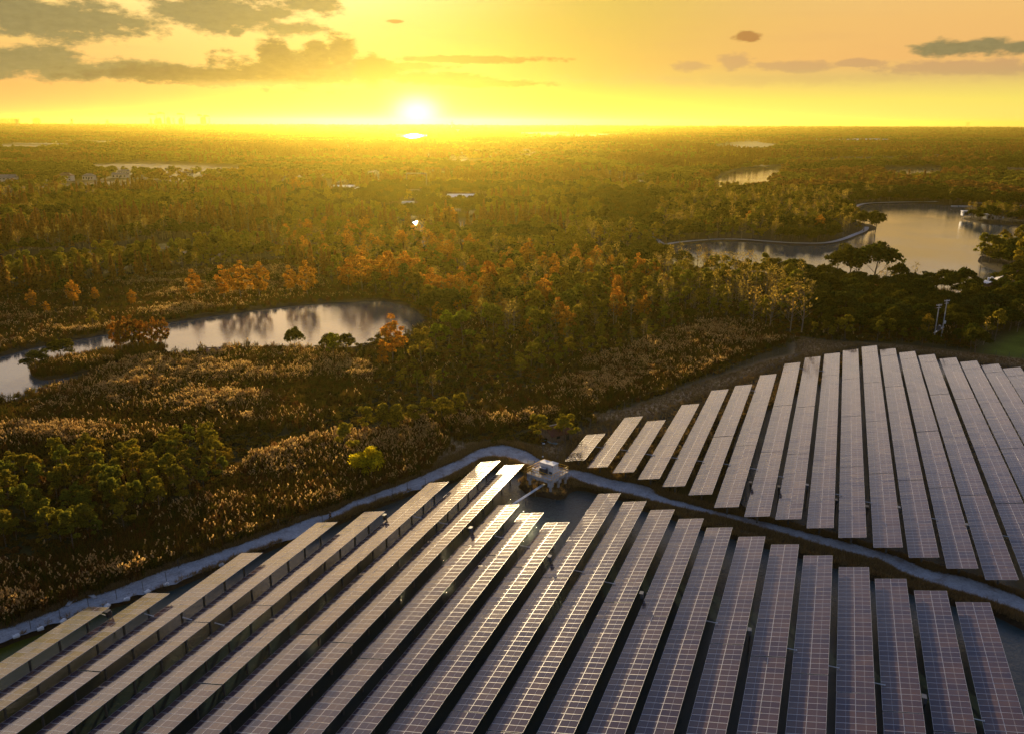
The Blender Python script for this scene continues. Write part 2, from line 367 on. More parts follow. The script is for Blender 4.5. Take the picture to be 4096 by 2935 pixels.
# ================================================================== THE GROUND, THE WATERS, THE ROADS
WL = -.8
WATER = {
 'front': (k1([(-300, 1290), (0, 1172), (330, 1058), (600, 962), (900, 868), (1160, 768), (1400, 672)])+[(1250, 2136), (1400, 2081), (1450, 2057), (1548, 2018), (1656, 1978), (1780, 1942), (1830, 1926), (1900, 1908), (1960, 1885), (2040, 1884), (2102, 1888), (2094, 1922), (2070, 1945), (2090, 1962), (2112, 1984), (2155, 1986), (2188, 1990), (2221, 1999), (2261, 1994), (2278, 1970), (2310, 1960), (2345, 1964), (2400, 1980), (2440, 1990), (2560, 2020)]
           + k4([(-60, 60), (130, 118), (330, 188), (510, 240), (700, 292), (910, 352), (1120, 412), (1350, 490), (1590, 572), (1850, 645), (2090, 706), (2268, 790)])+[(4700, 3000), (4900, 3900), (2000, 4200), (-1200, 3900), (-1200, 2700)]),
 'back': k3([(565, 1105), (720, 1195), (900, 1240), (1110, 1295), (1340, 1360), (1540, 1425), (1760, 1490), (2050, 1580), (2500, 1720), (3100, 1760), (3100, 500), (2500, 330), (1900, 236), (1600, 190), (1400, 178), (1275, 250), (1155, 308), (1020, 362), (885, 422), (730, 508), (580, 570), (500, 760), (480, 950)]),
 'left_pond': k6([(-300, 660), (0, 612), (200, 557), (400, 520), (650, 472), (800, 446), (1050, 396), (1250, 366), (1500, 331), (1800, 291), (2100, 265), (2268, 257)])+k7([(250, 249), (400, 251), (520, 278), (610, 330), (660, 400), (560, 470), (420, 500), (340, 500), (250, 545), (100, 560), (0, 560)])+k6([(1900, 572), (1650, 560), (1450, 575), (1250, 600), (1050, 612), (850, 668), (700, 706), (500, 785), (300, 830), (130, 885), (0, 925), (-300, 1010)]),
 'right_lake': k5([(40, 790), (100, 772), (300, 748), (550, 738), (800, 758), (950, 766), (1050, 763), (1150, 738), (1250, 698), (1330, 678), (1380, 660), (1345, 640), (1290, 628), (1215, 600), (1210, 560), (1240, 545), (1290, 522), (1350, 511), (1500, 506), (1700, 512), (1760, 517), (1900, 524), (2100, 530), (2400, 540), (2400, 590), (2268, 575), (2080, 560), (1990, 582), (1890, 598), (1960, 618), (2050, 633), (2268, 643), (2500, 650), (2500, 730), (2268, 742), (2140, 770), (2040, 800), (1985, 850), (2010, 880), (2090, 915), (2160, 948), (2100, 1000), (2010, 1030), (1900, 1062), (1700, 1032), (1500, 1008), (1300, 998), (1150, 988), (850, 968), (650, 948), (450, 928), (250, 918), (120, 900), (20, 850)]),
 'far_river': k5([(385, 392), (440, 342), (520, 306), (650, 291), (800, 281), (810, 290), (760, 360), (700, 420), (560, 450), (400, 440)]),
 'far_inlet': k5([(515, 280), (520, 260), (590, 257), (665, 262), (655, 280)]),
 'east_water': k5([(1415, 292), (1600, 289), (1760, 286), (1780, 330), (1700, 360), (1560, 370), (1440, 350)]),
 'east_inlet': k5([(2150, 304), (2330, 312), (2330, 350), (2180, 345)]),
 'left_canal': m3([(-200, 940), (0, 916), (250, 885), (500, 856), (780, 832), (1050, 802), (1350, 772), (1700, 738), (1760, 742), (1600, 790), (1350, 836), (1200, 905), (1120, 918), (950, 910), (780, 905), (500, 945), (250, 985), (0, 1010), (-200, 1040)]),
 'glint_pool': m4([(570, 655), (610, 648), (650, 658), (660, 765), (610, 775), (565, 765)]),
 'glint_creek': m4([(800, 640), (900, 628), (960, 640), (970, 740), (840, 740)]),
 'far_pond': m4([(455, 100), (560, 95), (665, 100), (668, 128), (560, 134), (450, 130)]),
 'village_canal': m4([(800, 268), (900, 276), (1000, 284), (1010, 308), (900, 305), (790, 292)]),
 'far_strip': m4([(1520, 83), (1770, 86), (1770, 100), (1520, 98)]),
 'left_glint': m3([(515, 176), (600, 174), (650, 170), (610, 186), (520, 187)]),
 'left_channel': m3([(640, 170), (800, 140), (940, 110), (955, 112), (810, 150), (660, 177)]),
}
WN = {'front': 'pond_water', 'back': 'pond_water', 'left_pond': 'pond_water', 'right_lake': 'lake_water', 'left_canal': 'canal_water', 'far_river': 'river_water'}
WP = {}
for k_, p_ in WATER.items():
    q_ = world(p_, WL)
    WP[k_] = spline(q_, 3, True) if k_ in ('left_pond', 'right_lake', 'back', 'left_canal') else q_
ISL = world(k6([(206, 695), (212, 740), (290, 762), (450, 742), (700, 678), (900, 632), (1060, 590), (1085, 575), (1060, 556), (950, 548), (750, 575), (560, 615), (400, 645), (270, 668)]), WL)
ISL = spline(ISL, 3, True)
ISLET = world(k5([(1885, 596), (1930, 590), (1990, 582), (2080, 563), (2268, 576), (2400, 590), (2500, 650), (2268, 640), (2050, 630), (1960, 616)]), WL)

# roads: pairs of edge points
R1U = k1([(-250, 1150), (0, 1072), (200, 1005), (400, 925), (600, 862), (850, 765), (1050, 700), (1250, 628), (1450, 556), (1650, 480)])+[(1297, 2053), (1325, 2043), (1365, 2025)]+k2([(131, 405), (270, 355), (400, 308), (550, 245), (700, 180), (790, 130), (880, 108), (960, 106), (1060, 135), (1130, 175), (1200, 205), (1290, 228), (1400, 250), (1500, 280), (1700, 322)])+k3([(80, 1035), (200, 1070), (400, 1125), (700, 1190), (900, 1240), (1100, 1290), (1300, 1340), (1500, 1400), (1700, 1480)])+k4([(1900, 462), (2268, 590), (2600, 720)])
R1L = k1([(-250, 1235), (0, 1142), (330, 1028), (600, 935), (900, 838), (1160, 735), (1400, 640), (1640, 572)])+[(1320, 2084), (1380, 2062)]+k2([(200, 430), (400, 365), (600, 298), (700, 248), (790, 200), (860, 176), (960, 180), (1030, 205), (1100, 235), (1200, 262), (1290, 282), (1420, 328), (1600, 372)])+k3([(150, 1105), (400, 1160), (600, 1215), (800, 1270), (1000, 1330), (1200, 1385), (1400, 1440)])+k4([(1500, 432), (1800, 540), (2000, 600), (2268, 692), (2600, 830)])
R1U = spline(world(R1U), 4); R1L = spline(world(R1L), 4)
def rough_edge(c, a):
    c = spline(c, 3); n_ = fbm(c[:, 0]*.9, c[:, 1]*.9, 3)-.5; d = np.gradient(c, axis=0); d /= np.linalg.norm(d, axis=1)[:, None]+1e-9
    return c+np.stack([-d[:, 1], d[:, 0]], 1)*(n_*a)[:, None]
ROAD = np.concatenate([rough_edge(R1U, 1.6), rough_edge(R1L, 1.3)[::-1]])
def ribbon(px, wid, k=5):
    c = spline(world(px), k); d = np.gradient(c, axis=0); d /= np.linalg.norm(d, axis=1)[:, None]+1e-9
    nrm = np.stack([-d[:, 1], d[:, 0]], 1); wv = (wid if np.isscalar(wid) else np.interp(np.linspace(0, 1, len(c)), np.linspace(0, 1, len(wid)), wid)[:, None])
    return c, np.concatenate([c+nrm*wv/2, (c-nrm*wv/2)[::-1]])
LAKEPATH_C, LAKEPATH = ribbon(k5([(38, 684), (28, 705), (42, 730), (75, 752), (100, 754), (180, 742), (300, 731), (430, 724), (560, 726), (700, 736), (850, 746), (1000, 749), (1090, 743), (1170, 724), (1240, 697), (1300, 672), (1312, 650)]), 3.2)
NORTHPATH_C, NORTHPATH = ribbon(k5([(1225, 540), (1262, 520), (1310, 508), (1420, 502), (1550, 499), (1700, 497), (1740, 495)]), 3.5)
CABINPATH_C, CABINPATH = ribbon(k5([(1950, 505), (2030, 507), (2120, 515), (2268, 522)]), 4)
TRACK_C, TRACK = ribbon(k8([(560, 700), (640, 672), (760, 615), (860, 575), (905, 545)]), 1.6)

FIELDS = [  # outline, colour
 (m3([(560, 290), (900, 268), (1280, 282), (1640, 300), (1500, 345), (1000, 352), (620, 338)]), (.15, .085, .045)),
 (m3([(400, 440), (560, 402), (900, 398), (980, 450), (700, 492), (450, 485)]), (.14, .07, .04)),
 (m3([(0, 470), (250, 455), (330, 480), (200, 510), (0, 520)]), (.13, .065, .035)),
 (m4([(120, 560), (480, 572), (520, 610), (100, 612)]), (.17, .11, .04)),
 (m4([(1560, 330), (1900, 345), (2268, 380), (2100, 405), (1600, 372)]), (.15, .10, .045)),
 (k5([(700, 225), (1000, 235), (1400, 225), (1800, 235), (2268, 228), (2268, 245), (1500, 262), (900, 262)]), (.12, .085, .04)),
 (k5([(380, 150), (560, 135), (800, 150), (790, 165), (700, 196), (560, 200), (400, 195)]), (.16, .15, .05)),
 (m3([(60, 140), (400, 136), (700, 140), (900, 115), (640, 168), (420, 158), (120, 152)]), (.13, .14, .05)),
 (m3([(0, 156), (400, 160), (600, 172), (300, 200), (0, 208)]), (.17, .13, .07)),
 (m4([(600, 268), (850, 255), (1050, 258), (1180, 275), (1000, 285), (800, 268)]), (.24, .16, .05)),
 (m4([(1150, 85), (1500, 78), (2000, 100), (1700, 118), (1300, 105)]), (.13, .12, .05)),
 (k8([(2010, 545), (2130, 480), (2268, 400), (2500, 420), (2600, 600), (2268, 590)]), (.22, .27, .03)),
]
FIELDW = [(world(p), tuple(v*.6 for v in c)) for p, c in FIELDS]
TREEFREE = [f for f, c in FIELDW]
Z_DRY = [world(p) for p in (k2([(420, 60), (520, 40), (700, 90), (860, 90), (1000, 90), (1120, 110), (1240, 80), (1320, 60), (1450, 30), (1500, 90), (1280, 200), (1100, 150), (900, 110), (700, 185), (560, 240), (400, 250)]),
         k8([(-400, 920), (-150, 900), (100, 800), (330, 720), (520, 660), (700, 600), (880, 560), (880, 460), (760, 440), (860, 450), (1100, 480), (1300, 490), (1600, 510), (2000, 560), (2268, 590), (2400, 640), (2000, 600), (1280, 500), (1040, 570), (800, 620), (640, 700), (440, 800), (150, 880), (-200, 1020)]))]
Z_BACK = world(k8([(-500, 1050), (-300, 960), (0, 940), (180, 850), (500, 730), (800, 600), (1280, 495), (2300, 640), (2700, 700), (2700, 1200), (2600, 1350), (1500, 1350), (600, 1300), (-600, 1350)]))

# polar sheet of ground, fine in front of the camera, out to the horizon
azs = np.concatenate([np.arange(-48, 48.01, .25), np.arange(52, 308, 4.)])
rs = [3.]
while rs[-1] < 26000:
    r_ = rs[-1]; rs.append(r_*(1.08 if r_ < 45 else 1.0042 if r_ < 420 else 1.010 if r_ < 2500 else 1.04))
rs = np.array(rs)
A_, R_ = np.meshgrid(np.radians(azs), rs)
GX = R_*np.sin(A_); GY = R_*np.cos(A_)
GP = np.stack([GX.ravel(), GY.ravel()], 1)
gd = np.full(len(GP), -1e9)
rr = np.hypot(GP[:, 0], GP[:, 1]); near = rr < 6000
for k_, p_ in WP.items():
    lo = p_.min(0)-4; hi = p_.max(0)+4
    s_ = np.where((GP > lo).all(1) & (GP < hi).all(1))[0]
    if len(s_): gd[s_] = np.maximum(gd[s_], sdist(GP[s_], p_))
for p_ in (ISL, ISLET):
    s_ = np.where((GP > p_.min(0)-4).all(1) & (GP < p_.max(0)+4).all(1))[0]
    gd[s_] = np.minimum(gd[s_], -sdist(GP[s_], p_))
def land_z(d, x, y, r):
    wb = np.clip(r/300, .6, 6)      # bank width grows with distance so that the grid can carry it
    t = np.clip((d+wb)/(2.2*wb), 0, 1); t = t*t*(3-2*t)
    return -2.0*t
gz = land_z(gd+.35*(fbm(GP[:, 0]*.5, GP[:, 1]*.5, 3)-.5)*(gd > -3), GP[:, 0], GP[:, 1], rr)
n_a, n_b, n_c = fbm(GP[:, 0]*.02, GP[:, 1]*.012, 4), fbm(GP[:, 0]*.004, GP[:, 1]*.0015+5, 4), fbm(GP[:, 0]*.25, GP[:, 1]*.25, 3)
def mixc(a, b, t): t = np.clip(t, 0, 1)[:, None]; return np.array(a)*(1-t)+np.array(b)*t
gc = mixc((.050, .038, .020), (.095, .060, .030), (n_a-.35)*3)
gc = mixc(gc, (.06, .06, .022), (n_b-.45)*4)
far = np.clip((rr-1200)/2500, 0, 1)
gc = gc*(1-far[:, None])+mixc((.030, .027, .012), (.055, .045, .020), (n_b-.4)*4)*far[:, None]
def paint(poly, c, soft=2., amp=.5):
    global gc
    s_ = np.where((GP > poly.min(0)-soft).all(1) & (GP < poly.max(0)+soft).all(1))[0]
    if not len(s_): return
    d = sdist(GP[s_], poly); t = np.clip((d+soft/2)/soft, 0, 1)[:, None]
    cc = np.array(c)*(1-amp+2*amp*n_c[s_])[:, None]
    gc[s_] = gc[s_]*(1-t)+cc*t
for f_, c_ in FIELDW: paint(f_, c_, 6, .25)
for f_ in Z_DRY: paint(f_, (.46, .31, .17), 4, .55)
paint(Z_BACK, (.075, .055, .030), 3, .5)
mud = np.clip((gd+1.6)/1.2, 0, 1)*(gd > -3)
gc = gc*(1-mud[:, None])+np.array((.045, .032, .022))*mud[:, None]
bank = np.exp(-((gd+2.2)/1.2)**2)*(rr < 400)
gc = gc*(1-.7*bank[:, None])+np.array((.10, .065, .035))*(.6+.8*n_c)[:, None]*.7*bank[:, None]
nr, na = len(rs), len(azs)
ii = np.arange(nr-1)[:, None]*na; jj = np.arange(na); jn = (jj+1) % na
GF = np.stack([ii+jj, ii+jn, ii+na+jn, ii+na+jj], -1).reshape(-1, 4)
gm = bpy.data.materials.new('ground'); gm.use_nodes = True; t = NT(gm.node_tree)
ca = t.node('ShaderNodeVertexColor'); ca.layer_name = 'zone'
pos = t.node('ShaderNodeNewGeometry').outputs['Position']
q1 = t.noise(pos, 2.2, 5, .7); q2 = t.noise(pos, .12, 4, .6)
v1 = t.m('MULTIPLY', t.m('MULTIPLY_ADD', q1, 1.5, .25), t.m('MULTIPLY_ADD', q2, .9, .55))
b = t.n['Principled BSDF']; t.put(b.inputs['Base Color'], t.mix(1, ca.outputs[0], t.vec(v1, v1, v1), 'MULTIPLY'))
b.inputs['Roughness'].default_value = 1; b.inputs['Specular IOR Level'].default_value = .1
bn = t.node('ShaderNodeBump'); bn.inputs['Strength'].default_value = .4; bn.inputs['Distance'].default_value = .2
t.put(bn.inputs['Height'], q1); t.l.new(bn.outputs[0], b.inputs['Normal'])
M['ground'] = gm
go = obj('ground', mesh_np('ground', np.stack([GP[:, 0], GP[:, 1], gz], 1), GF[:, ::-1], gm, smooth=True, attr=np.concatenate([gc, np.ones((len(gc), 1))], 1)))
tag(go, kind='structure')

def water_mat(name, base, rough, bump, scale, shallow=None):
    m_ = bpy.data.materials.new(name); m_.use_nodes = True; t = NT(m_.node_tree)
    b = t.n['Principled BSDF']; pos = t.node('ShaderNodeNewGeometry').outputs['Position']
    b.inputs['Base Color'].default_value = (*base, 1); b.inputs['Roughness'].default_value = rough; b.inputs['IOR'].default_value = 1.34
    if shallow:     # green algae in the shallow western corner
        sp_ = t.node('ShaderNodeSeparateXYZ'); t.put(sp_.inputs[0], pos)
        t.put(b.inputs['Base Color'], t.mix(t.smooth(t.m('ADD', sp_.outputs[0], t.m('MULTIPLY', t.noise(pos, .08, 3, .6), 20)), -32, -58), base, shallow))
    mp = t.node('ShaderNodeMapping'); mp.inputs['Rotation'].default_value = (0, 0, .5); mp.inputs['Scale'].default_value = (1, 2.2, 1)
    t.put(mp.inputs[0], pos)
    big = t.smooth(t.noise(pos, .02, 3, .6), .35, .65, .35, 1.)
    h = t.m('MULTIPLY', t.m('ADD', t.noise(mp.outputs[0], scale, 3, .6), t.m('MULTIPLY', t.noise(pos, scale*.3, 2, .5), 1.0)), big)
    bn = t.node('ShaderNodeBump'); bn.inputs['Strength'].default_value = bump; bn.inputs['Distance'].default_value = .12
    t.put(bn.inputs['Height'], h); t.l.new(bn.outputs[0], b.inputs['Normal'])
    return m_
M['water'] = water_mat('pond_water', (.035, .062, .066), .04, 1.0, 3.2, (.095, .100, .008))
M['lake'] = water_mat('lake_water', (.07, .10, .115), .03, .22, 1.8)
def flat(name, poly, z, m_, **kw):
    bm = bmesh.new(); vs = [bm.verts.new((x, y, z)) for x, y in poly]
    es = [bm.edges.new((vs[i], vs[(i+1) % len(vs)])) for i in range(len(vs))]
    bmesh.ops.triangle_fill(bm, edges=es, use_beauty=True)
    for f in bm.faces:
        if f.normal.z < 0: f.normal_flip()
    me = bpy.data.meshes.new(name); bm.to_mesh(me); bm.free(); me.materials.append(m_)
    o = obj(name, me); tag(o, **kw); return o
def grow(poly, w_):
    n = len(poly); out = []; area = sum(poly[i][0]*poly[(i+1) % n][1]-poly[(i+1) % n][0]*poly[i][1] for i in range(n))
    s_ = 1 if area > 0 else -1
    for i in range(n):
        a, b, c = poly[i-1], poly[i], poly[(i+1) % n]; d = (c-a); d = d/(np.linalg.norm(d)+1e-9)
        out.append(b+s_*w_*np.array([d[1], -d[0]]))
    return np.array(out)
for k_, p_ in WP.items():
    dist_ = np.hypot(*p_.mean(0))
    nm = WN.get(k_, 'pond_water' if dist_ < 1500 else 'far_water')
    flat(nm, grow(p_, min(6., max(1.2, dist_/250))), WL, M['lake' if k_ in ('right_lake', 'far_river', 'east_water', 'east_inlet', 'left_pond') else 'water'], kind='structure')
gr = mat('gravel', (.34, .36, .40), .95, bump=.9, bscale=7)
t = NT(gr.node_tree); b = t.n['Principled BSDF']; pos = t.node('ShaderNodeNewGeometry').outputs['Position']
v = t.m('MULTIPLY', t.m('MULTIPLY_ADD', t.noise(pos, 3.2, 5, .85), 2.2, -.1), t.m('MULTIPLY_ADD', t.noise(pos, .45, 4, .7), 1.3, .35))
t.put(b.inputs['Base Color'], t.mix(t.smooth(t.noise(pos, .35, 5, .7), .52, .68, 0, .55), t.mix(1, (.34, .36, .40), t.vec(v, v, v), 'MULTIPLY'), (.15, .115, .08)))
M['gravel'] = gr
flat('gravel_road', ROAD, .03, gr, kind='structure')
M['pave'] = mat('pale_paving', (.46, .46, .48), .9, noise=((.36, .36, .38), .8, 3))
flat('lakeside_path', LAKEPATH, .05, M['pave'], kind='structure')
flat('lakeside_path', NORTHPATH, .05, M['pave'], kind='structure')
flat('lakeside_path', CABINPATH, .05, M['pave'], kind='structure')
flat('dirt_track', TRACK, .03, mat('dirt', (.24, .20, .16), .95, noise=((.16, .12, .09), 2, 4)), kind='structure')

# ================================================================== SOLAR TABLES
ROWT = dict(B=[-40.9, -36.11, -31.12, -26.2, -21.49, -16.65, -11.87, -6.84, -2.07, 2.76, 7.48, 12.44, 17.2, 22.07, 26.83, 31.97, 36.78, 41.64, 46.42, 51.3, 56.1, 61.],
            F=[-84.1, -79.3, -74.63, -69.85, -64.86, -60.17, -55.34, -50.67, -45.56, -40.86, -36.0, -31.1, -26.34, -21.42, -16.53, -11.88, -6.87, -1.97, 2.76, 7.63, 12.36, 17.26, 22.21, 27.0, 31.9])
BN = [136.15, 134.59, 134.13, 133.0, 131.6, 130.14, 126.82, 125.4, 126.2, 124.98, 123.67, 122.36, 121.08, 119.81, 118.44, 117.2, 115.9, 114.6, 113.3, 112.0, 110.7, 109.4]
BM = [14, 28, 28, 42, 56, 63, 77, 91, 98, 105, 112, 119, 119, 119, 119, 119, 119, 119, 119, 119, 119, 119]
FN = [66.68, 72.14, 85.53, 97.76, 103.89, 117.96, 129.91, 129.98, 114.23, 112.96, 111.37, 124.7, 123.35, 122.01, 120.65, 119.3, 118.22, 117.48, 115.95, 114.38, 112.93, 111.62, 110.54, 84.5, 83.2]
FIRST = {8: 14, 9: 14, 10: 14}
MP, TG, ZP = 1.0332, .17, 2.2      # module pitch along the row, gap between tables, height of the table centre

def panel_mesh(k):
    L, B, T, f = .992, .5085, .035, .019      # half length across the row, half width along it
    V = []; 
    for z, sx_, sy_ in ((-T, L, B), (0, L, B), (0, L-f, B-f), (-.006, L-f, B-f)):
        V += [(-sx_, -sy_, z), (sx_, -sy_, z), (sx_, sy_, z), (-sx_, sy_, z)]
    F = [(3, 2, 1, 0)]; mi = [2]
    for i in range(4):
        j = (i+1) % 4
        F += [(i, j, 4+j, 4+i), (4+i, 4+j, 8+j, 8+i), (8+i, 8+j, 12+j, 12+i)]; mi += [1, 1, 1]
    F.append((12, 13, 14, 15)); mi.append(0)
    return mesh_np('panel', V, np.array(F), [M['cells'], M['alu'], M['back']], mi)
cm = bpy.data.materials.new('solar_cells'); cm.use_nodes = True; t = NT(cm.node_tree)
oc = t.node('ShaderNodeTexCoord').outputs['Object']; s_ = t.node('ShaderNodeSeparateXYZ'); t.put(s_.inputs[0], oc)
ax = t.m('ABSOLUTE', s_.outputs[0])
mid = t.m('LESS_THAN', ax, .011)
def cells(c, pitch, wline):
    return t.m('LESS_THAN', t.m('ABSOLUTE', t.m('SUBTRACT', t.m('FRACT', t.m('ADD', t.m('DIVIDE', c, pitch), .5)), .5)), wline/pitch)
gl = t.m('MAXIMUM', cells(s_.outputs[0], .0815, .0016), cells(s_.outputs[1], .1615, .0022))
oi = t.node('ShaderNodeObjectInfo').outputs['Random']
pos = t.node('ShaderNodeNewGeometry').outputs['Position']
dust = t.m('MULTIPLY_ADD', t.noise(pos, .22, 4, .6), .34, t.m('MULTIPLY_ADD', oi, .10, -.01), clamp=True)
dirt2 = t.smooth(t.noise(oc, 9, 3, .7), .62, .8, 0, .12)
c0 = t.mix(t.m('MULTIPLY', oi, .6), (.006, .014, .050), (.010, .012, .035))
c1 = t.mix(t.m('ADD', dust, dirt2), c0, (.36, .20, .11))
c1 = t.mix(t.m('MULTIPLY', gl, .25), c1, (.22, .22, .24))
c1 = t.mix(mid, c1, (.5, .5, .52))
b = t.n['Principled BSDF']; t.put(b.inputs['Base Color'], c1)
t.put(b.inputs['Roughness'], t.m('MULTIPLY_ADD', dust, .12, .08)); b.inputs['IOR'].default_value = 1.57
M['cells'] = cm
M['back'] = mat('panel_backsheet', (.30, .30, .31), .6)
PANELS = [panel_mesh(k) for k in range(1)]
def table_meshes(n):
    L = n*MP
    mb = MB().box((0, 0, 0), (.065, L-.1, .09)); purlin = mb.mesh('purlin', [M['steel']])
    hi = MB().box((0, 0, 0), (.08, L-.1, .12)); high = hi.mesh('purlin', [M['steel']])
    return purlin, high
post_me = MB().tube((0, 0, -4.0), (0, 0, -.25), .16, .15, 8).box((0, 0, -.22), (.34, .34, .03)).mesh('post', [M['pile']])
ct, st = math.cos(TILT), math.sin(TILT)
br = MB()
br.box((0, 0, 0), (3.3, .08, .10), 0, M=Matrix.Rotation(-TILT, 4, 'Y'))
br.add(*(lambda a: (a.V[0], [tuple(f) for f in a.F4]))(MB().tube((0, 0, -.95), (1.45*ct, 0, 1.45*st-.04), .035, n=4, caps=False)))
br.add(*(lambda a: (a.V[0], [tuple(f) for f in a.F4]))(MB().tube((0, 0, -.95), (-1.45*ct, 0, -1.45*st-.04), .035, n=4, caps=False)))
br.tube((0, 0, -.25), (0, 0, 0), .05, n=6)
brace_me = br.mesh('brace', [M['steel']])
TM = {}
ORD = ['first', 'second', 'third', 'fourth', 'fifth', 'sixth', 'seventh', 'eighth', 'ninth', 'tenth', 'eleventh', 'twelfth', 'thirteenth', 'fourteenth', 'fifteenth', 'sixteenth', 'seventeenth', 'eighteenth', 'nineteenth', 'twentieth', 'twenty-first', 'twenty-second', 'twenty-third', 'twenty-fourth', 'twenty-fifth']
Rz = Matrix.Rotation(-PHI, 3, 'Z')
def make_table(t_, s0, n, label, group):
    if n not in TM: TM[n] = table_meshes(n)
    c = V2*t_+U2*(s0+n*MP/2)
    root = empty('solar_table', (c[0], c[1], 0), -PHI)
    tag(root, label, 'solar table', group)
    dz = random.uniform(-.04, .04); dt = random.uniform(-.010, .010)
    for k in range(n):
        for sd_ in (-1, 1):
            o = obj('solar_panel', PANELS[0], root)
            xs = sd_*1.0
            o.location = (xs*ct, -n*MP/2+(k+.5)*MP, ZP+xs*st+dz); 
            o.rotation_euler = (random.gauss(0, .006), -TILT+dt+random.gauss(0, .006), 0)
    for xs, q in ((-1.62, 0), (-.5, 0), (.5, 0), (1.72, 1)):
        o = obj('purlin', TM[n][q], root); o.location = (xs*ct, 0, ZP+xs*st-.11-.03*q+dz); o.rotation_euler = (0, -TILT, 0)
    npost = max(2, round(n*MP/4.15))
    for k in range(npost):
        y = -n*MP/2+(k+.5)*n*MP/npost
        obj('post', post_me, root, (0, y, ZP-.05)); obj('brace', brace_me, root, (0, y, ZP-.20+dz))
    return root
ntab = 0
def visible_tab(t_, a, b_):
    P = np.array([[*(V2*(t_+dt)+U2*s_), ZP] for dt in (-2, 2) for s_ in np.linspace(a, b_, 5)])
    q = to_px(P); return ((q[:, 0] > -60) & (q[:, 0] < 4156) & (q[:, 1] < 3050)).any()
FENDS = ['behind the pond corner']
for i, t_ in enumerate(ROWT['B']):
    s0, left, k = BN[i], BM[i], 0
    while left > 0:
        n = min(28, left); left -= n
        if visible_tab(t_, s0, s0+n*MP):
            where = 'nearest the gravel road' if k == 0 else 'at the far end by the grass' if left == 0 else f'{ORD[k]} from the gravel road'
            if BM[i] <= 28: where = 'on its own beside the gravel road' 
            make_table(t_, s0, n, f'solar table in far field row {ORD[i]}, {where}', 'solar tables of the far field')
            ntab += 1
        s0 += n*MP+TG; k += 1
for i, t_ in enumerate(ROWT['F']):
    s1, k = FN[i], 0
    while s1 > 15:
        n = FIRST.get(i, 28) if k == 0 else 28
        if not visible_tab(t_, s1-n*MP, s1): break
        where = 'with its far end at the row head' if k == 0 else f'{ORD[k]} from the row head'
        make_table(t_, s1-n*MP, n, f'solar table in near field row {ORD[i]}, {where}', 'solar tables of the near field')
        ntab += 1
        s1 -= n*MP+TG; k += 1
print('tables', ntab)

# pale tubes that tie neighbouring rows together
def near_row(P):
    q = np.array([P[0]@V2, P[0]@U2]) if False else None
ties = k2([(918, 587), (1052, 636), (1337, 767), (1500, 828), (622, 515), (485, 483)])+k4([(374, 736), (852, 900), (1107, 1007), (1384, 1110), (1982, 1327)])+k3([(147, 804), (303, 823), (465, 842), (627, 869), (785, 916), (1135, 1024), (1319, 1071), (1715, 1171), (2145, 1276), (621, 397), (916, 263), (1039, 278), (5, 785)])+k7([(1777, 1196), (1940, 1214), (2093, 1242)])+k1([(547, 997), (785, 997), (985, 1016), (1155, 1045)])
for x, y in ties:
    P = at(x, y, 1.95)[:2]; tt, ss = P@V2, P@U2
    mb = MB().tube((-.75, 0, 0), (.75, 0, 0), .055, n=6)
    mb.box((-.7, 0, 0), (.06, .16, .16)).box((.7, 0, 0), (.06, .16, .16))
    o = mb.obj('tie_tube', [M['white']], loc=(P[0], P[1], 1.95), rot=(0, 0, -PHI))
    tag(o, 'pale tube tying two neighbouring solar rows together across the gap', 'tube', 'pale tubes between the solar rows')

# inverter posts standing between the rows
inv = [bl([(1055, 470)])[0]]+k2([(322, 478), (775, 545), (1190, 695), (1672, 888)])+k4([(608, 790), (1664, 1195)])+k3([(955, 975), (1510, 1110), (1920, 1215), (785, 985), (1130, 1065), (1318, 1105), (613, 960)])
INVL = ['black inverter box on a post beside the leftmost solar rows by the road', 'inverter box on a post at the road end of the fourth near row', 'inverter box on a post beside the walkway plank rows', 'inverter post left of the small pond beside the tenth near row', 'inverter post right of the fourteenth near row', 'inverter post beside the seventeenth near row', 'inverter post at the bottom right between near rows', 'tall inverter post in the water gap of the far field', 'inverter post between the twelfth and thirteenth far rows', 'inverter post between far rows close to the right edge', 'small dark box over the water between the eighth and ninth far rows', 'small dark box over the water right of the tenth far row', 'small dark box over the water right of the eleventh far row', 'small dark box over the water left of the eighth far row']
for k, (x, y) in enumerate(inv):
    P = at(x, y, 2.3)
    r = empty('inverter_post', (P[0], P[1], 0), -PHI); tag(r, INVL[k], 'inverter', 'inverter posts between the rows')
    MB().tube((0, 0, -2.2), (0, 0, 2.35), .11, .10, 8).obj('post', [M['pile']], r, smooth=False)
    bx_ = MB().box((0, .02, 2.2), (.34, .62, .70)).box((.18, .02, 2.2), (.03, .5, .55)).box((-.1, .02, 2.6), (.5, .75, .04)).obj('cabinet', [M['dark' if k in (0, 1, 10, 11, 12, 13) else 'grey']], r, (0, -.42, .15))
    MB().box((0, 0, 0), (.08, .5, .06)).box((0, 0, -.35), (.08, .5, .06)).obj('bracket', [M['steel']], r, (0, -.15, 2.4))
    cb = MB()
    for q in (-.12, .05, .16): cb.tube((q, -.40, 1.95), (q*.5, -.28, 1.2), .018, n=4).tube((q*.5, -.28, 1.2), (0, -.1, .9), .018, n=4)
    cb.obj('cables', [M['dark']], r)

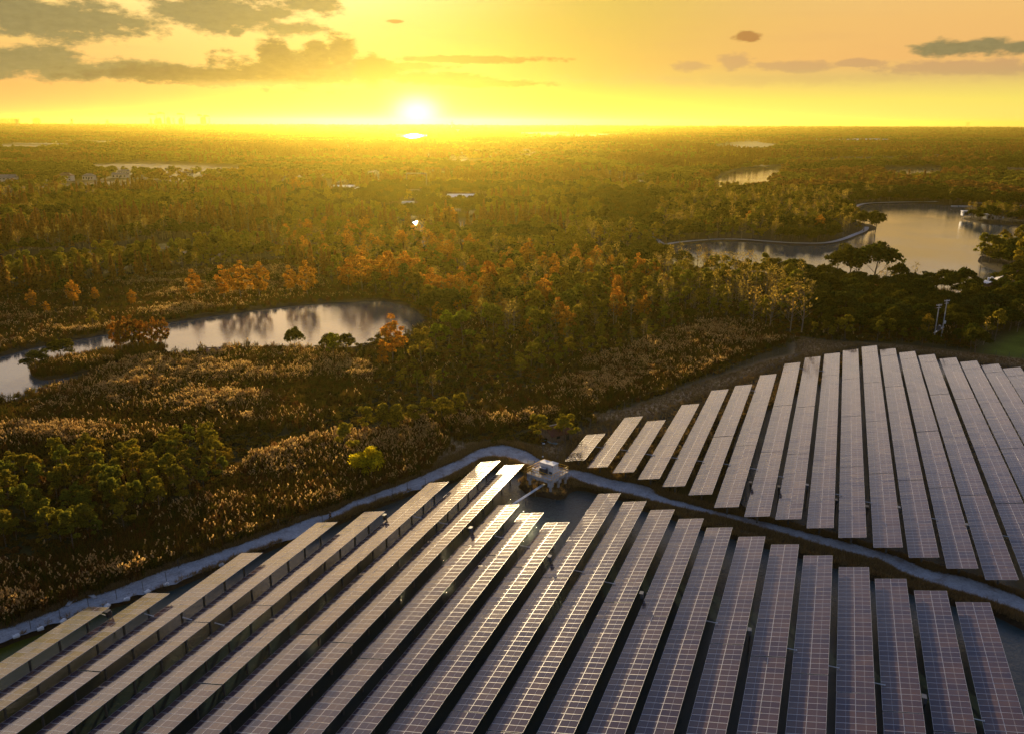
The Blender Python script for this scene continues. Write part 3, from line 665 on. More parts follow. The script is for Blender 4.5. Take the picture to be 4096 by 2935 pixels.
# ================================================================== TRANSFORMER PLATFORM
PN = at(2000+925*.2215, 1700+1015*.2215, 2.2)
pa = R(39.2)
root = empty('transformer_platform', (PN[0], PN[1], 0), math.pi/2-pa)   # local X to the right corner, Y to the left corner
tag(root, 'raised concrete platform on stout legs with a yellow railing by the pond', 'platform')
S1, S2, ZD = 5.3, 5.5, 2.25
MB().box((S1/2, S2/2, ZD-.08), (S1, S2, .16)).obj('deck', [M['concrete']], root)
bm_ = MB()
for a, b_ in (((.2, S2/2), (.34, S2-.1)), ((S1-.2, S2/2), (.34, S2-.1))): bm_.box((*a, ZD-.38), (*b_, .44))
for a, b_ in (((S1/2, .2), (S1-.75, .34)), ((S1/2, S2-.2), (S1-.75, .34)), ((S1/2, S2/2), (S1-.75, .3))): bm_.box((*a, ZD-.37), (*b_, .42))
bm_.obj('beam', [M['concrete']], root)
for x in (.42, S1/2+.1, S1-.42):
    for y in (.42, S2-.42):
        MB().box((x, y, ZD-.75), (.78, .78, 1.18)).tube((x, y, -1.6), (x, y, ZD-1.34), .24, .24, 10).obj('leg', [M['concrete']], root)
for nm, a, b_ in (('railing', (0, 0), (S1, 0)), ('railing', (0, 0), (0, S2)), ('railing', (S1, 0), (S1, S2)), ('railing', (0, S2), (S1, S2))):
    mb = MB(); a = np.array(a, float); b_ = np.array(b_, float)
    e = (b_-a)/np.linalg.norm(b_-a); nn = np.array([-e[1], e[0]])*(.06 if (a[0] == S1 or (a[1] == 0 and b_[1] == 0)) else -.06)
    a = a+nn+e*.07; b_ = b_+nn-e*.07
    for z in (1.08, .60, .12): mb.tube((*a, ZD+z), (*b_, ZD+z), .055 if z > 1 else .038, n=6)
    L = np.linalg.norm(b_-a); n = 6
    for k in range(n+1):
        p_ = a+(b_-a)*k/n; mb.tube((*p_, ZD), (*p_, ZD+1.08), .028, n=5)
    mb.obj(nm, [M['yellow']], root)
def on_deck(name, label, cat):
    r = empty(name, (PN[0], PN[1], 0), math.pi/2-pa); tag(r, label, cat); return r
r = on_deck('switchgear_cabinet', 'white L-shaped equipment cabinet standing on the railed platform', 'cabinet')
z0 = ZD
MB().box((2.92, 1.85, z0+.95), (1.5, 1.3, 1.8)).obj('housing', [M['white']], r)
MB().box((3.02, 3.45, z0+.87), (1.3, 1.88, 1.65)).obj('housing', [M['white']], r)
MB().box((2.92, 1.86, z0+1.895), (1.7, 1.5, .09)).obj('roof', [M['white']], r)
MB().box((3.02, 3.52, z0+1.735), (1.5, 1.78, .08)).obj('roof', [M['white']], r)
MB().box((2.92, 1.19, z0+.92), (.62, .02, 1.55)).obj('door', [M['white']], r)
MB().box((3.25, 1.17, z0+1.5), (.22, .02, .10)).obj('warning_plate', [M['yellow']], r)
MB().box((2.9, 1.17, z0+1.05), (.05, .03, .16)).obj('handle', [M['dark']], r)
MB().box((2.155, 1.75, z0+.35), (.02, .7, .42)).box((2.14, 1.75, z0+.35), (.02, .6, .32)).obj('vent', [M['grey']], r)
MB().box((2.155, 1.42, z0+1.6), (.02, .18, .2)).obj('warning_plate', [M['red']], r)
r = on_deck('transformer', 'ribbed grey transformer in front of the white cabinet on the platform', 'transformer')
MB().box((1.62, 3.0, z0+.68), (.75, 1.25, 1.1)).obj('tank', [M['grey']], r)
fn = MB()
for k in range(7): fn.box((1.16, 2.48+k*.17, z0+.62), (.16, .05, .92))
for k in range(4): fn.box((1.34+k*.18, 2.29, z0+.62), (.05, .16, .92))
fn.obj('cooling_fin', [M['grey']], r)
lid = MB().box((1.62, 3.0, z0+1.26), (.85, 1.35, .06))
for k in range(4): lid.tube((1.5, 2.6+k*.25, z0+1.29), (1.5, 2.6+k*.25, z0+1.48), .05, .03, 6)
lid.obj('lid', [M['steel']], r)
r = on_deck('control_box', 'small white control box by the left railing of the platform', 'box')
MB().box((.95, 4.75, z0+.62), (.28, .42, .55)).obj('housing', [M['white']], r)
MB().tube((.95, 4.75, z0), (.95, 4.75, z0+.36), .05).obj('stand', [M['grey']], r)
o = MB().box((.5, 4.75, z0+.42), (.24, .3, .30)).box((.5, 4.75, z0+.6), (.28, .34, .04)).tube((.5, 4.75, z0), (.5, 4.75, z0+.28), .04).obj('small_cabinet', [M['dark']], loc=(PN[0], PN[1], 0), rot=(0, 0, math.pi/2-pa))
tag(o, 'small dark box beside the white control box on the platform', 'box')
o = MB().box((3.0, 4.62, z0+.55), (.22, .22, .5)).tube((3.0, 4.62, z0), (3.0, 4.62, z0+.3), .03).obj('extinguisher_box', [M['red']], loc=(PN[0], PN[1], 0), rot=(0, 0, math.pi/2-pa))
tag(o, 'small red box behind the white cabinet on the platform', 'box')
# walkway from the platform down to the rows
a, b_ = at(2000+800*.2215, 1700+1060*.2215, .55), at(2000+240*.2215, 1700+1425*.2215, .55)
d = b_-a; L = np.linalg.norm(d); th = math.atan2(d[1], d[0])
mb = MB().box((L/2, 0, 0), (L, .42, .10)).box((L/2, .2, .07), (L, .03, .06)).box((L/2, -.2, .07), (L, .03, .06))
r = empty('walkway', tuple(a), th); tag(r, 'long pale metal walkway over the pond below the platform', 'walkway')
mb.obj('deck', [M['white']], r)
for k in (.3, .62, .93): MB().tube((L*k, 0, -2.4), (L*k, 0, -.05), .07, n=6).obj('post', [M['pile']], r)
a, b_ = at(2000+845*.2215, 1700+1160*.2215, -.2), at(2000+1000*.2215, 1700+1345*.2215, -.75)
o = MB().tube(a, b_, .05, n=5).tube(b_, b_+(0, 0, -.6), .05, n=5).obj('drain_pipe', [M['grey']]); tag(o, 'thin pipe running from the bank into the pond', 'pipe')
for (x, y, lx, ly, a_) in ((670, 1040, 2.3, .9, .6), (560, 1005, 1.3, .3, -.3), (625, 1135, .8, .45, .2)):
    P = at(2000+x*.2215, 1700+y*.2215, .06); mb = MB()
    for k in range(5): mb.box((0, (k-2)*ly/5, .03+.01*(k % 2)), (lx*(1-.05*(k % 3)), ly/5-.02, .05))
    mb.box((lx*.3, 0, -.03), (.1, ly, .07)).box((-lx*.3, 0, -.03), (.1, ly, .07))
    o = mb.obj('timber_pallet', [M['wood']], loc=tuple(P), rot=(0, 0, a_)); tag(o, {670: 'large weathered timber board lying under the platform', 560: 'narrow timber plank by the left platform leg', 625: 'small timber pallet at the pond edge under the platform'}[x], 'timber')

# street lamp and fence behind the platform
P = at(2000+772*.2215, 1700+640*.2215, 0)
r = empty('lamp_post', tuple(P)); tag(r, 'slender lamp post with a white lamp head behind the platform', 'lamp post')
MB().tube((0, 0, 0), (0, 0, 3.6), .06, .04, 8).obj('pole', [M['pile']], r)
MB().box((.12, -.1, 3.62), (.5, .22, .10)).tube((0, 0, 3.55), (.2, -.12, 3.62), .03).obj('lamp_head', [M['white']], r)
MB().box((0, -.12, .95), (.32, .1, .22)).obj('bracket_box', [M['white']], r)
MB().box((-.05, .12, 3.78), (.5, .36, .03), M=Matrix.Rotation(.5, 4, 'X')).obj('solar_plate', [M['dark']], r)
o = MB().box((0, 0, .35), (1.4, .12, .08)).box((0, 0, .62), (1.4, .12, .08)).box((0, 0, .12), (1.4, .12, .08)).box((-.65, .05, .36), (.08, .08, .72)).box((.65, .05, .36), (.08, .08, .72)).obj('barrier', [M['dark']], loc=tuple(at(2000+562*.2215, 1700+700*.2215, 0)), rot=(0, 0, -.1))
tag(o, 'low dark slatted barrier at the roadside left of the platform', 'barrier')

def fence(name, pts, spacing, label, h=1.5, wires=(.3, .75, 1.2, 1.48)):
    c = spline(world(pts), 8); seg = np.r_[0, np.cumsum(np.linalg.norm(np.diff(c, axis=0), axis=1))]
    n = max(2, int(seg[-1]/spacing)); xs = np.interp(np.linspace(0, seg[-1], n+1), seg, c[:, 0]); ys = np.interp(np.linspace(0, seg[-1], n+1), seg, c[:, 1])
    r = empty(name, (xs[0], ys[0], 0)); tag(r, label, 'fence', 'wire fences')
    pm = MB().tube((0, 0, -.6), (0, 0, h), .045, n=5).mesh('post', [M['pile']])
    for x, y in zip(xs, ys): obj('post', pm, r, (x-xs[0], y-ys[0], 0))
    wm = MB()
    for a, b_ in zip(range(n), range(1, n+1)):
        for z in wires: wm.tube((xs[a]-xs[0], ys[a]-ys[0], z), (xs[b_]-xs[0], ys[b_]-ys[0], z), .008, n=3, caps=False)
    wm.obj('wire', [M['pile']], r)
fence('wire_fence', bl([(0, 640+85), (135, 690), (368, 600), (590, 520), (795, 445), (1000, 385), (1195, 320), (1390, 250), (1560, 190)])+k1([(1020, 690), (1300, 590), (1500, 530)])+[(1290, 2090)], 3.4, 'wire fence on thin posts along the left pond bank of the road')
fence('wire_fence', [(1430, 2040), (1540, 2000), (1640, 1955), (1760, 1925), (1900, 1880)], 3.4, 'wire fence on thin posts between the road and the row heads')
fence('wire_fence', [(2195, 1838), (2240, 1812), (2290, 1770), (2330, 1735), (2400, 1690), (2480, 1640), (2600, 1590), (2750, 1550), (2900, 1490), (3050, 1440), (3200, 1390), (3400, 1360), (3700, 1385), (4096, 1440), (4300, 1480)], 3.2, 'wire fence on thin posts skirting the far edge of the far field')
foot = bl([(155, 697), (385, 627), (600, 552), (1018, 410), (1205, 345), (1400, 275), (1580, 207)])+k1([(1165, 735)])
for k, (x, y) in enumerate(foot):
    P = at(x, y, .05); o = MB().box((0, 0, .05), (.75, .5, .26)).box((.1, .05, .22), (.4, .3, .12)).obj('concrete_footing', [M['white']], loc=tuple(P), rot=(0, 0, random.uniform(0, 1.5)))
    tag(o, 'pale concrete footing block on the bank between road and pond', 'footing', 'footing blocks along the left pond bank')
for k, (x, y, s_) in enumerate(bl([(690, 348), (770, 285), (660, 385), (885, 320)])[i]+(1,) for i in range(4)):
    P = at(x, y, .1); o = MB().box((0, 0, .06), (1.3, .5, .12)).box((.2, .2, .15), (.8, .3, .08), rz=.4).obj('rubble_slab', [M['concrete']], loc=tuple(P), rot=(0, 0, k*.8))
    tag(o, 'broken concrete slab in the grass on the upper edge of the road', 'slab', 'broken slabs beside the road')

# ================================================================== TREES
def quads(C, N, size, r):
    """leaf quads at C facing about N"""
    n = len(C); N = N+r.normal(0, .55, (n, 3)); N /= np.linalg.norm(N, axis=1)[:, None]+1e-9
    h = r.normal(0, 1, (n, 3)); A = np.cross(N, h); A /= np.linalg.norm(A, axis=1)[:, None]+1e-9; B = np.cross(N, A)
    s_ = (size*r.uniform(.6, 1.35, n))[:, None]; A = A*s_*.5; B = B*s_*.5*r.uniform(.55, 1, n)[:, None]
    V = np.stack([C-A-B, C+A-B, C+A+B, C-A+B], 1).reshape(-1, 3)
    return V, np.arange(4*n).reshape(-1, 4)
def blobs(centres, rad, per, size, r, flat=.8):
    Cs, Ns = [], []
    for c, q in zip(centres, rad):
        n = int(per*(q/np.mean(rad))**2); d = r.normal(0, 1, (n, 3)); d /= np.linalg.norm(d, axis=1)[:, None]
        d[:, 2] = np.where(d[:, 2] < -.35, -d[:, 2], d[:, 2])
        k = r.uniform(.55, 1.05, n)[:, None]
        Cs.append(np.array(c)+d*k*q*np.array([1, 1, flat])); Ns.append(d)
    return quads(np.concatenate(Cs), np.concatenate(Ns), size, r)
def limbs(r, h, spread, n, r0=.16, z0=.3, mb=None, twig=True):
    mb = mb or MB(); top = np.array([r.normal(0, .25), r.normal(0, .25), h*.72])
    k1_ = top*.5+np.array([r.normal(0, .15), r.normal(0, .15), 0])
    mb.tube((0, 0, -.3), k1_, r0, r0*.75, 6, caps=False); mb.tube(k1_, top, r0*.75, r0*.3, 5, caps=False)
    for i in range(n):
        f = z0+(1-z0)*(i+.5)/n*.9; a = i*2.4+r.uniform(-.4, .4)
        p = k1_*min(1, f*2) if f < .5 else k1_+(top-k1_)*(f-.5)*2
        L = spread*r.uniform(.6, 1.0)*(1.1-.5*f); e = p+np.array([math.cos(a)*L, math.sin(a)*L, L*r.uniform(.5, 1.0)])
        mb.tube(p, e, r0*.38*(1.2-f), r0*.10, 4, caps=False)
        if twig:
            for q in range(3):
                g = p+(e-p)*r.uniform(.45, .9); a2 = a+r.uniform(-1, 1); l2 = L*.45
                mb.tube(g, g+np.array([math.cos(a2)*l2, math.sin(a2)*l2, l2*.9]), r0*.12, r0*.04, 3, caps=False)
    return mb
def make_kind(kind, v):
    """returns (crown verts, faces, trunk builder, height) of one unit plant"""
    r = np.random.default_rng(hash_(kind)+v*13)
    if kind == 'evergreen_tree':
        n = 15; H = 8.; c = []
        for i in range(n):
            a = i*2.4; q = math.sqrt((i+.5)/n); c.append((math.cos(a)*q*3.0+r.normal(0, .25), math.sin(a)*q*3.0+r.normal(0, .25), 6.6-2.6*q*q+r.normal(0, .35)))
        V, F = blobs(c, r.uniform(1.0, 1.6, n), 95, .42, r, .85); tb = limbs(r, 6.5, 2.6, 6, .18)
    elif kind == 'autumn_tree':
        n = 22; c = []
        for i in range(n):
            f = (i+.5)/n; z = 2.4+6.0*f; q = 2.5*(math.sin(math.pi*min(1, .12+.86*f))**.8)*r.uniform(.45, 1); a = i*2.4; c.append((math.cos(a)*q, math.sin(a)*q, z+r.normal(0, .25)))
        V, F = blobs(c, r.uniform(.6, 1.05, n)*(1.15-.4*np.arange(n)/n), 85, .30, r, 1.0); tb = limbs(r, 8.8, 2.2, 9, .14, .2)
    elif kind == 'broadleaf_tree':
        n = 17; c = []
        for i in range(n):
            z = 2.8+5.2*r.uniform(0, 1)**.8; q = 2.3*r.uniform(.3, 1)*(1.15-(z-2.8)/9); a = i*2.4; c.append((math.cos(a)*q, math.sin(a)*q, z))
        V, F = blobs(c, r.uniform(.6, 1.1, n), 62, .36, r, .8); tb = limbs(r, 8.5, 2.3, 9, .14, .2)
    elif kind == 'bare_tree':
        tb = limbs(r, 9.5, 2.2, 16, .13, .25)
        n = 110; a = r.uniform(0, 6.28, n); z = r.uniform(3.6, 9.3, n); q = r.uniform(.2, 2.4, n)*(1.2-z/14)
        V, F = quads(np.stack([np.cos(a)*q, np.sin(a)*q, z], 1), r.normal(0, 1, (n, 3)), .30, r)
    elif kind == 'redwood_tree':
        n = 900; z = 1.6+9.0*r.uniform(0, 1, n)**1.25; a = r.uniform(0, 6.28, n); lay = .75+.25*np.sin(z*4.2)
        q = (2.0*(1-(z-1.2)/10.2)**.8)*lay*r.uniform(.5, 1.05, n)
        d = np.stack([np.cos(a), np.sin(a), np.full(n, .5)], 1)
        V, F = quads(np.stack([np.cos(a)*q, np.sin(a)*q, z-.12*q], 1), d, .40, r); tb = limbs(r, 14.6, .8, 4, .17, .5, twig=False)
    elif kind == 'shrub':
        n = 9; c = [(r.normal(0, .7), r.normal(0, .7), .55+abs(r.normal(0, .35))) for _ in range(n)]
        V, F = blobs(c, r.uniform(.45, .85, n), 42, .24, r, .8); tb = limbs(r, 1.6, .7, 5, .05, .1, twig=False)
    elif kind == 'sapling':
        n = 6; c = [(r.normal(0, .45), r.normal(0, .45), 2.4+r.normal(0, .4)) for _ in range(n)]
        V, F = blobs(c, r.uniform(.35, .6, n), 40, .24, r, .9); tb = limbs(r, 3.0, .7, 4, .06, .4, twig=False)
    return V, F, tb
def hash_(s_): return sum(ord(c)*(i+3) for i, c in enumerate(s_)) % 9973
LEAF = dict(evergreen_tree='leaf_ever', autumn_tree='leaf_orange', broadleaf_tree='leaf_olive', bare_tree='leaf_brown', redwood_tree='leaf_brown', shrub='leaf_shrub', sapling='leaf_green')
LEAF['bare_tree'] = 'leaf_thin'
BARK = dict(evergreen_tree='bark', autumn_tree='palebark', broadleaf_tree='bark', bare_tree='palebark', redwood_tree='bark', shrub='bark', sapling='palebark')
PROTO = {}
def proto(kind, v, leaf=None):
    k_ = (kind, v, leaf)
    if k_ not in PROTO:
        V, F, tb = make_kind(kind, v); lf = M[leaf or LEAF[kind]]; bk = M[BARK[kind]]
        TV = np.concatenate(tb.V)
        crown = mesh_np('crown', V, F, lf); trunk = tb.mesh('trunk', [bk], True)
        whole = mesh_np(kind, np.concatenate([V, TV]), [F, np.array(tb.F4)+len(V)], [lf, bk], [0]*len(F)+[1]*len(tb.F4))
        PROTO[k_] = (crown, trunk, whole)
    return PROTO[k_]
NV = dict(evergreen_tree=4, autumn_tree=3, broadleaf_tree=4, bare_tree=3, redwood_tree=3, shrub=3, sapling=2)
CNT = {}
def place(kind, x, y, s_, label, group, leaf=None, whole=False, sz=1., name=None, z=0.):
    v = random.randrange(NV[kind]); crown, trunk, wh = proto(kind, v, leaf); rz = random.uniform(0, 6.28)
    nm = name or kind; CNT[nm] = CNT.get(nm, 0)+1
    cat = {'shrub': 'shrub', 'sapling': 'sapling'}.get(kind, 'tree')
    if whole: o = obj(nm, wh, None, (x, y, z), (0, 0, rz))
    else:
        o = empty(nm, (x, y, z), rz); obj('crown', crown, o); obj('trunk', trunk, o)
    o.scale = (s_, s_, s_*sz); tag(o, label, cat, group); return o

def scatter(name, P, scl, rot, idx, meshes, label, kind='stuff', scz=None):
    """one object that carries many small plants as geometry-node instances"""
    me = bpy.data.meshes.new(name); me.vertices.add(len(P)); me.vertices.foreach_set('co', np.asarray(P, np.float32).ravel())
    for nm, typ, arr in (('scl', 'FLOAT', scl), ('rz', 'FLOAT', rot), ('idx', 'INT', idx), ('scz', 'FLOAT', scz if scz is not None else scl)):
        a = me.attributes.new(nm, typ, 'POINT'); a.data.foreach_set('value', np.asarray(arr, np.float32 if typ == 'FLOAT' else np.int32))
    o = obj(name, me); tag(o, label, None, None, kind)
    ng = bpy.data.node_groups.new(name, 'GeometryNodeTree')
    ng.interface.new_socket('Geometry', in_out='INPUT', socket_type='NodeSocketGeometry'); ng.interface.new_socket('Geometry', in_out='OUTPUT', socket_type='NodeSocketGeometry')
    N = ng.nodes; L = ng.links; gi = N.new('NodeGroupInput'); go_ = N.new('NodeGroupOutput'); ip = N.new('GeometryNodeInstanceOnPoints')
    jn_ = N.new('GeometryNodeJoinGeometry')
    for m_ in meshes[::-1]:
        src = bpy.data.objects.new(name+'_source', m_)
        oi_ = N.new('GeometryNodeObjectInfo'); oi_.inputs['Object'].default_value = src; oi_.inputs['As Instance'].default_value = True
        L.new(oi_.outputs['Geometry'], jn_.inputs[0])
    def at_(nm, typ):
        a = N.new('GeometryNodeInputNamedAttribute'); a.data_type = typ; a.inputs['Name'].default_value = nm; return a.outputs['Attribute']
    ip.inputs['Pick Instance'].default_value = True
    cx_ = N.new('ShaderNodeCombineXYZ'); L.new(at_('rz', 'FLOAT'), cx_.inputs[2])
    cs_ = N.new('ShaderNodeCombineXYZ'); sc_ = at_('scl', 'FLOAT'); L.new(sc_, cs_.inputs[0]); L.new(sc_, cs_.inputs[1]); L.new(at_('scz', 'FLOAT'), cs_.inputs[2])
    L.new(gi.outputs[0], ip.inputs['Points']); L.new(jn_.outputs[0], ip.inputs['Instance']); L.new(at_('idx', 'INT'), ip.inputs['Instance Index'])
    L.new(cx_.outputs[0], ip.inputs['Rotation']); L.new(cs_.outputs[0], ip.inputs['Scale']); L.new(ip.outputs[0], go_.inputs[0])
    md = o.modifiers.new('scatter', 'NODES'); md.node_group = ng
    return o

# ---- which ground is free of plants
BLOCK = [ROAD, LAKEPATH, NORTHPATH, CABINPATH]
def free(P, waterpad=.6, fields=True, pads=1.):
    ok = np.ones(len(P), bool)
    wd = np.full(len(P), -1e9)
    for k_, p_ in WP.items():
        s_ = np.where((P > p_.min(0)-8).all(1) & (P < p_.max(0)+8).all(1))[0]
        if len(s_): wd[s_] = np.maximum(wd[s_], sdist(P[s_], p_))
    for p_ in (ISL, ISLET):
        s_ = np.where((P > p_.min(0)).all(1) & (P < p_.max(0)).all(1))[0]
        if len(s_): wd[s_] = np.minimum(wd[s_], -sdist(P[s_], p_))
    ok &= wd < -waterpad
    for p_ in BLOCK:
        s_ = np.where((P > p_.min(0)-2).all(1) & (P < p_.max(0)+2).all(1))[0]
        if len(s_): ok[s_] &= sdist(P[s_], p_) < -pads
    if fields:
        for p_ in TREEFREE: ok &= ~inside(P, p_)
    return ok
def jitter_grid(poly, step):
    lo, hi = poly.min(0), poly.max(0)
    gx, gy = np.meshgrid(np.arange(lo[0], hi[0], step), np.arange(lo[1], hi[1], step))
    P = np.stack([gx.ravel(), gy.ravel()], 1)+rng.uniform(-.5, .5, (gx.size, 2))*step
    return P[inside(P, poly)]
def in_view(P, pad=120):
    q = to_px(np.column_stack([P, np.full(len(P), 3.)])); return (q[:, 0] > -pad) & (q[:, 0] < 4096+pad) & (q[:, 1] < 2935+pad) & (P[:, 1] > 0)

REEDS = [world(p) for p in (
 [(-200, 1640), (0, 1620), (150, 1590), (330, 1530), (500, 1465), (620, 1430), (760, 1420), (900, 1405), (1000, 1403), (1200, 1402), (1330, 1410), (1420, 1440), (1500, 1500), (1480, 1590), (1300, 1680), (900, 1740), (600, 1770), (300, 1820), (-200, 1880)],
 [(-200, 2530), (0, 2507), (152, 2457), (300, 2397), (456, 2352), (646, 2272), (800, 2227), (950, 2172), (1100, 2117), (1254, 2060), (1365, 2020), (1500, 1970), (1604, 1932), (1718, 1884), (1740, 1840), (1800, 1790), (1700, 1700), (1480, 1740), (1150, 1790), (950, 1880), (800, 1990), (600, 2090), (400, 2190), (0, 2260), (-200, 2300)],
 [(1740, 1720), (1950, 1650), (2150, 1560), (2350, 1460), (2550, 1400), (2700, 1320), (2900, 1290), (3100, 1320), (3150, 1370), (2950, 1430), (2800, 1510), (2600, 1600), (2350, 1650), (2150, 1690), (1950, 1740)],
 [(-200, 1225), (0, 1200), (250, 1168), (420, 1142), (600, 1116), (760, 1092), (900, 1070), (1050, 1042), (1180, 1080), (1300, 1130), (1420, 1180), (1600, 1200), (1300, 1212), (900, 1240), (600, 1300), (200, 1395), (0, 1430), (-200, 1460)])]
REEDS.append(ISL)

# ---- single, recognisable trees --------------------------------------------------------------
FIXED = []
def single(kind, cx, ytop, ybase, label, group=None, leaf=None, wide=1., name=None):
    P = at(cx, ybase); d = math.hypot(P[0], P[1]); D = math.hypot(d, HCAM)
    pxm = 4*FPX/D*math.cos(math.atan2(HCAM, d)-PITCH)**0*math.cos(math.atan2(HCAM, d))   # source px per metre of height
    H = dict(evergreen_tree=8.2, autumn_tree=9.0, broadleaf_tree=8.8, bare_tree=9.5, redwood_tree=10.8, shrub=1.9, sapling=3.2)[kind]
    s_ = (ybase-ytop)/pxm/H
    o = place(kind, P[0], P[1], s_, label, group, leaf, name=name)
    if wide != 1.: o.scale = (s_*wide, s_*wide, s_)
    FIXED.append((P[0], P[1], 2.2*s_)); return o
OG = 'orange autumn trees around the left pond'
for k, (x, yt, yb) in enumerate([(781, 1095, 1200), (900, 1080, 1205), (965, 1058, 1198), (1040, 1062, 1195), (1165, 1075, 1180), (1232, 1058, 1190), (1393, 1050, 1172), (1451, 1015, 1170), (1505, 1040, 1165), (1560, 1003, 1162), (1620, 1015, 1160), (1665, 1030, 1165), (1732, 1085, 1220), (1800, 1100, 1200), (1845, 1080, 1200), (1954, 1042, 1185)]):
    single('autumn_tree', x, yt, yb, 'orange autumn tree in the row along the far bank of the left pond', OG)
for x, yt, yb, lb in [(296, 1138, 1228, 'full orange tree standing alone in the reeds left of the pond'), (383, 1155, 1212, 'small pinkish orange tree next to the full orange tree in the reeds'), (531, 1168, 1228, 'low ragged orange tree in the pale reeds above the island'), (135, 1172, 1240, 'thin rusty tree near the left edge above the pond'), (190, 1215, 1260, 'small rusty tree close to the thin rusty tree at left'),
                      (1572, 1275, 1450, 'large vivid orange tree at the right end of the left pond'), (1752, 1205, 1300, 'orange tree rising beside the bright green trees right of the pond'), (1831, 1192, 1275, 'rounded orange tree behind the bright green trees'), (1530, 1385, 1470, 'dull orange bush-like tree below the vivid orange tree')]:
    single('autumn_tree', x, yt, yb, lb, None)
for x, yt, yb, lb in [(1795, 1245, 1385, 'bright green tree with a broad ragged crown right of the pond'), (1850, 1235, 1390, 'tall bright green tree in the middle of the green clump'), (1950, 1205, 1330, 'bright green tree at the right end of the green clump'), (1335, 1335, 1440, 'small light green tree on the near shore of the pond'), (1745, 1290, 1400, 'bright green tree leaning over the orange tree')]:
    single('broadleaf_tree', x, yt, yb, lb, None, 'leaf_green')
single('broadleaf_tree', 1689, 1312, 1470, 'dark golden lumpy tree beside the vivid orange tree', None, 'leaf_olive', 1.1)
for x, yt, yb, lb in [(2022, 1145, 1250, 'left one of two round olive evergreen trees in mid wood'), (2100, 1128, 1245, 'right one of two round olive evergreen trees in mid wood'), (3392, 985, 1128, 'big round evergreen standing above the belt against the lake'), (3490, 968, 1145, 'broad flat-topped evergreen standing above the belt against the lake'), (3350, 1000, 1118, 'small round evergreen left of the broad one at the lake'), (3455, 845, 925, 'evergreen clump on the tip of the lake peninsula'), (3500, 850, 930, 'outermost evergreen on the tip of the lake peninsula'), (3845, 1075, 1180, 'round evergreen left of the red roofed lake house'), (265, 1118, 1200, 'dark green tree behind the full orange tree'), (880, 1070, 1170, 'dark green tree behind the orange row')]:
    single('evergreen_tree', x, yt, yb, lb, None)
single('evergreen_tree', 1180, 1300, 1425, 'slender flat-topped tree alone on the near pond shore', None, wide=.62)
single('evergreen_tree', 1318, 1332, 1420, 'small umbrella-shaped tree at the pond shore', None, wide=.9)
single('evergreen_tree', 1388, 1330, 1415, 'umbrella-shaped tree nearest the right end of the pond', None, wide=.9)
single('evergreen_tree', 150, 1410, 1490, 'low spreading tree at the left tip of the island', None, wide=1.2); single('evergreen_tree', 250, 1360, 1440, 'bushy tree on the middle of the island', None, wide=1.3)
single('broadleaf_tree', 375, 1243, 1310, 'small olive tree between reeds and island', None, wide=1.1)
for k in range(10):
    x = 468+k*22; single('autumn_tree', x, 1300-k*1.5+random.uniform(-14, 14), 1410-k*3+random.uniform(-5, 5), 'rusty narrow tree in the clump on the right part of the island', 'rusty trees on the island', 'leaf_rust', .62)
for x, yt, yb, lb in [(3925, 950, 1052, 'tall loose tree on the shore spit in the right lake'), (3955, 952, 1050, 'second loose tree on the shore spit in the right lake'), (3990, 955, 1052, 'right loose tree on the shore spit of the lake'), (4085, 965, 1100, 'leafy tree at the right edge beside the lake')]:
    single('broadleaf_tree', x, yt, yb, lb, None)
for x, yt, yb, lb in [(3205, 1125, 1335, 'tall pale bare tree standing at the corner of the dry grass'), (3160, 1150, 1330, 'forked bare tree beside the tall pale one'), (3080, 1160, 1320, 'bare tree left of the forked one'), (3010, 1150, 1310, 'thin bare tree at the edge of the reeds')]:
    single('bare_tree', x, yt, yb, lb, None)
# yellow bush-tree by the road: a dense ball of leaves
r_ = np.random.default_rng(3); cs = []
for _ in range(34):
    d = r_.normal(0, 1, 3); d /= np.linalg.norm(d); cs.append(tuple(d*r_.uniform(.5, 1.75)*np.array([1.1, 1.1, .9])+np.array([0, 0, 2.15])))
V_, F_ = blobs(cs, r_.uniform(.35, 1.0, 34), 115, .20, r_, 1.0); V_[:, 2] = np.maximum(V_[:, 2], .15)
Py = at(1482, 1900); o = empty('yellow_tree', tuple(Py)); tag(o, 'round bright yellow-green tree standing alone beside the gravel road', 'tree')
obj('crown', mesh_np('crown', V_, F_, M['leaf_yellow']), o); limbs(np.random.default_rng(5), 3.2, 1.2, 6, .09, .1, twig=False).obj('trunk', [M['bark']], o, smooth=True); o.scale = (1.5, 1.5, 1.35)
FIXED.append((Py[0], Py[1], 3.5))
for x, yt, yb, lb, wd in [(2158, 1655, 1768, 'leafy yellow-green tree at the left of the tile-roofed hut', 1.35), (2262, 1655, 1770, 'leafy olive tree in front of the tile-roofed hut', 1.45), (1385, 1690, 1830, 'small yellow-green tree among the low trees above the yellow one', 1.), (1030, 1800, 1845, 'little light green sapling tree in the clearing', .9)]:
    single('broadleaf_tree', x, yt, yb, lb, None, 'leaf_hut', wd)
GOLDP = world(m3([(1440, 372), (1560, 356), (1760, 360), (1890, 385), (1700, 405), (1500, 398)]))
for x, y in jitter_grid(GOLDP, 7.5):
    o = place('broadleaf_tree', x, y, random.uniform(.9, 1.2), 'golden leafy tree in the bright gold stand left of the glare', 'golden trees left of the glare', 'leaf_gold', True, name='golden_tree'); FIXED.append((x, y, 3))
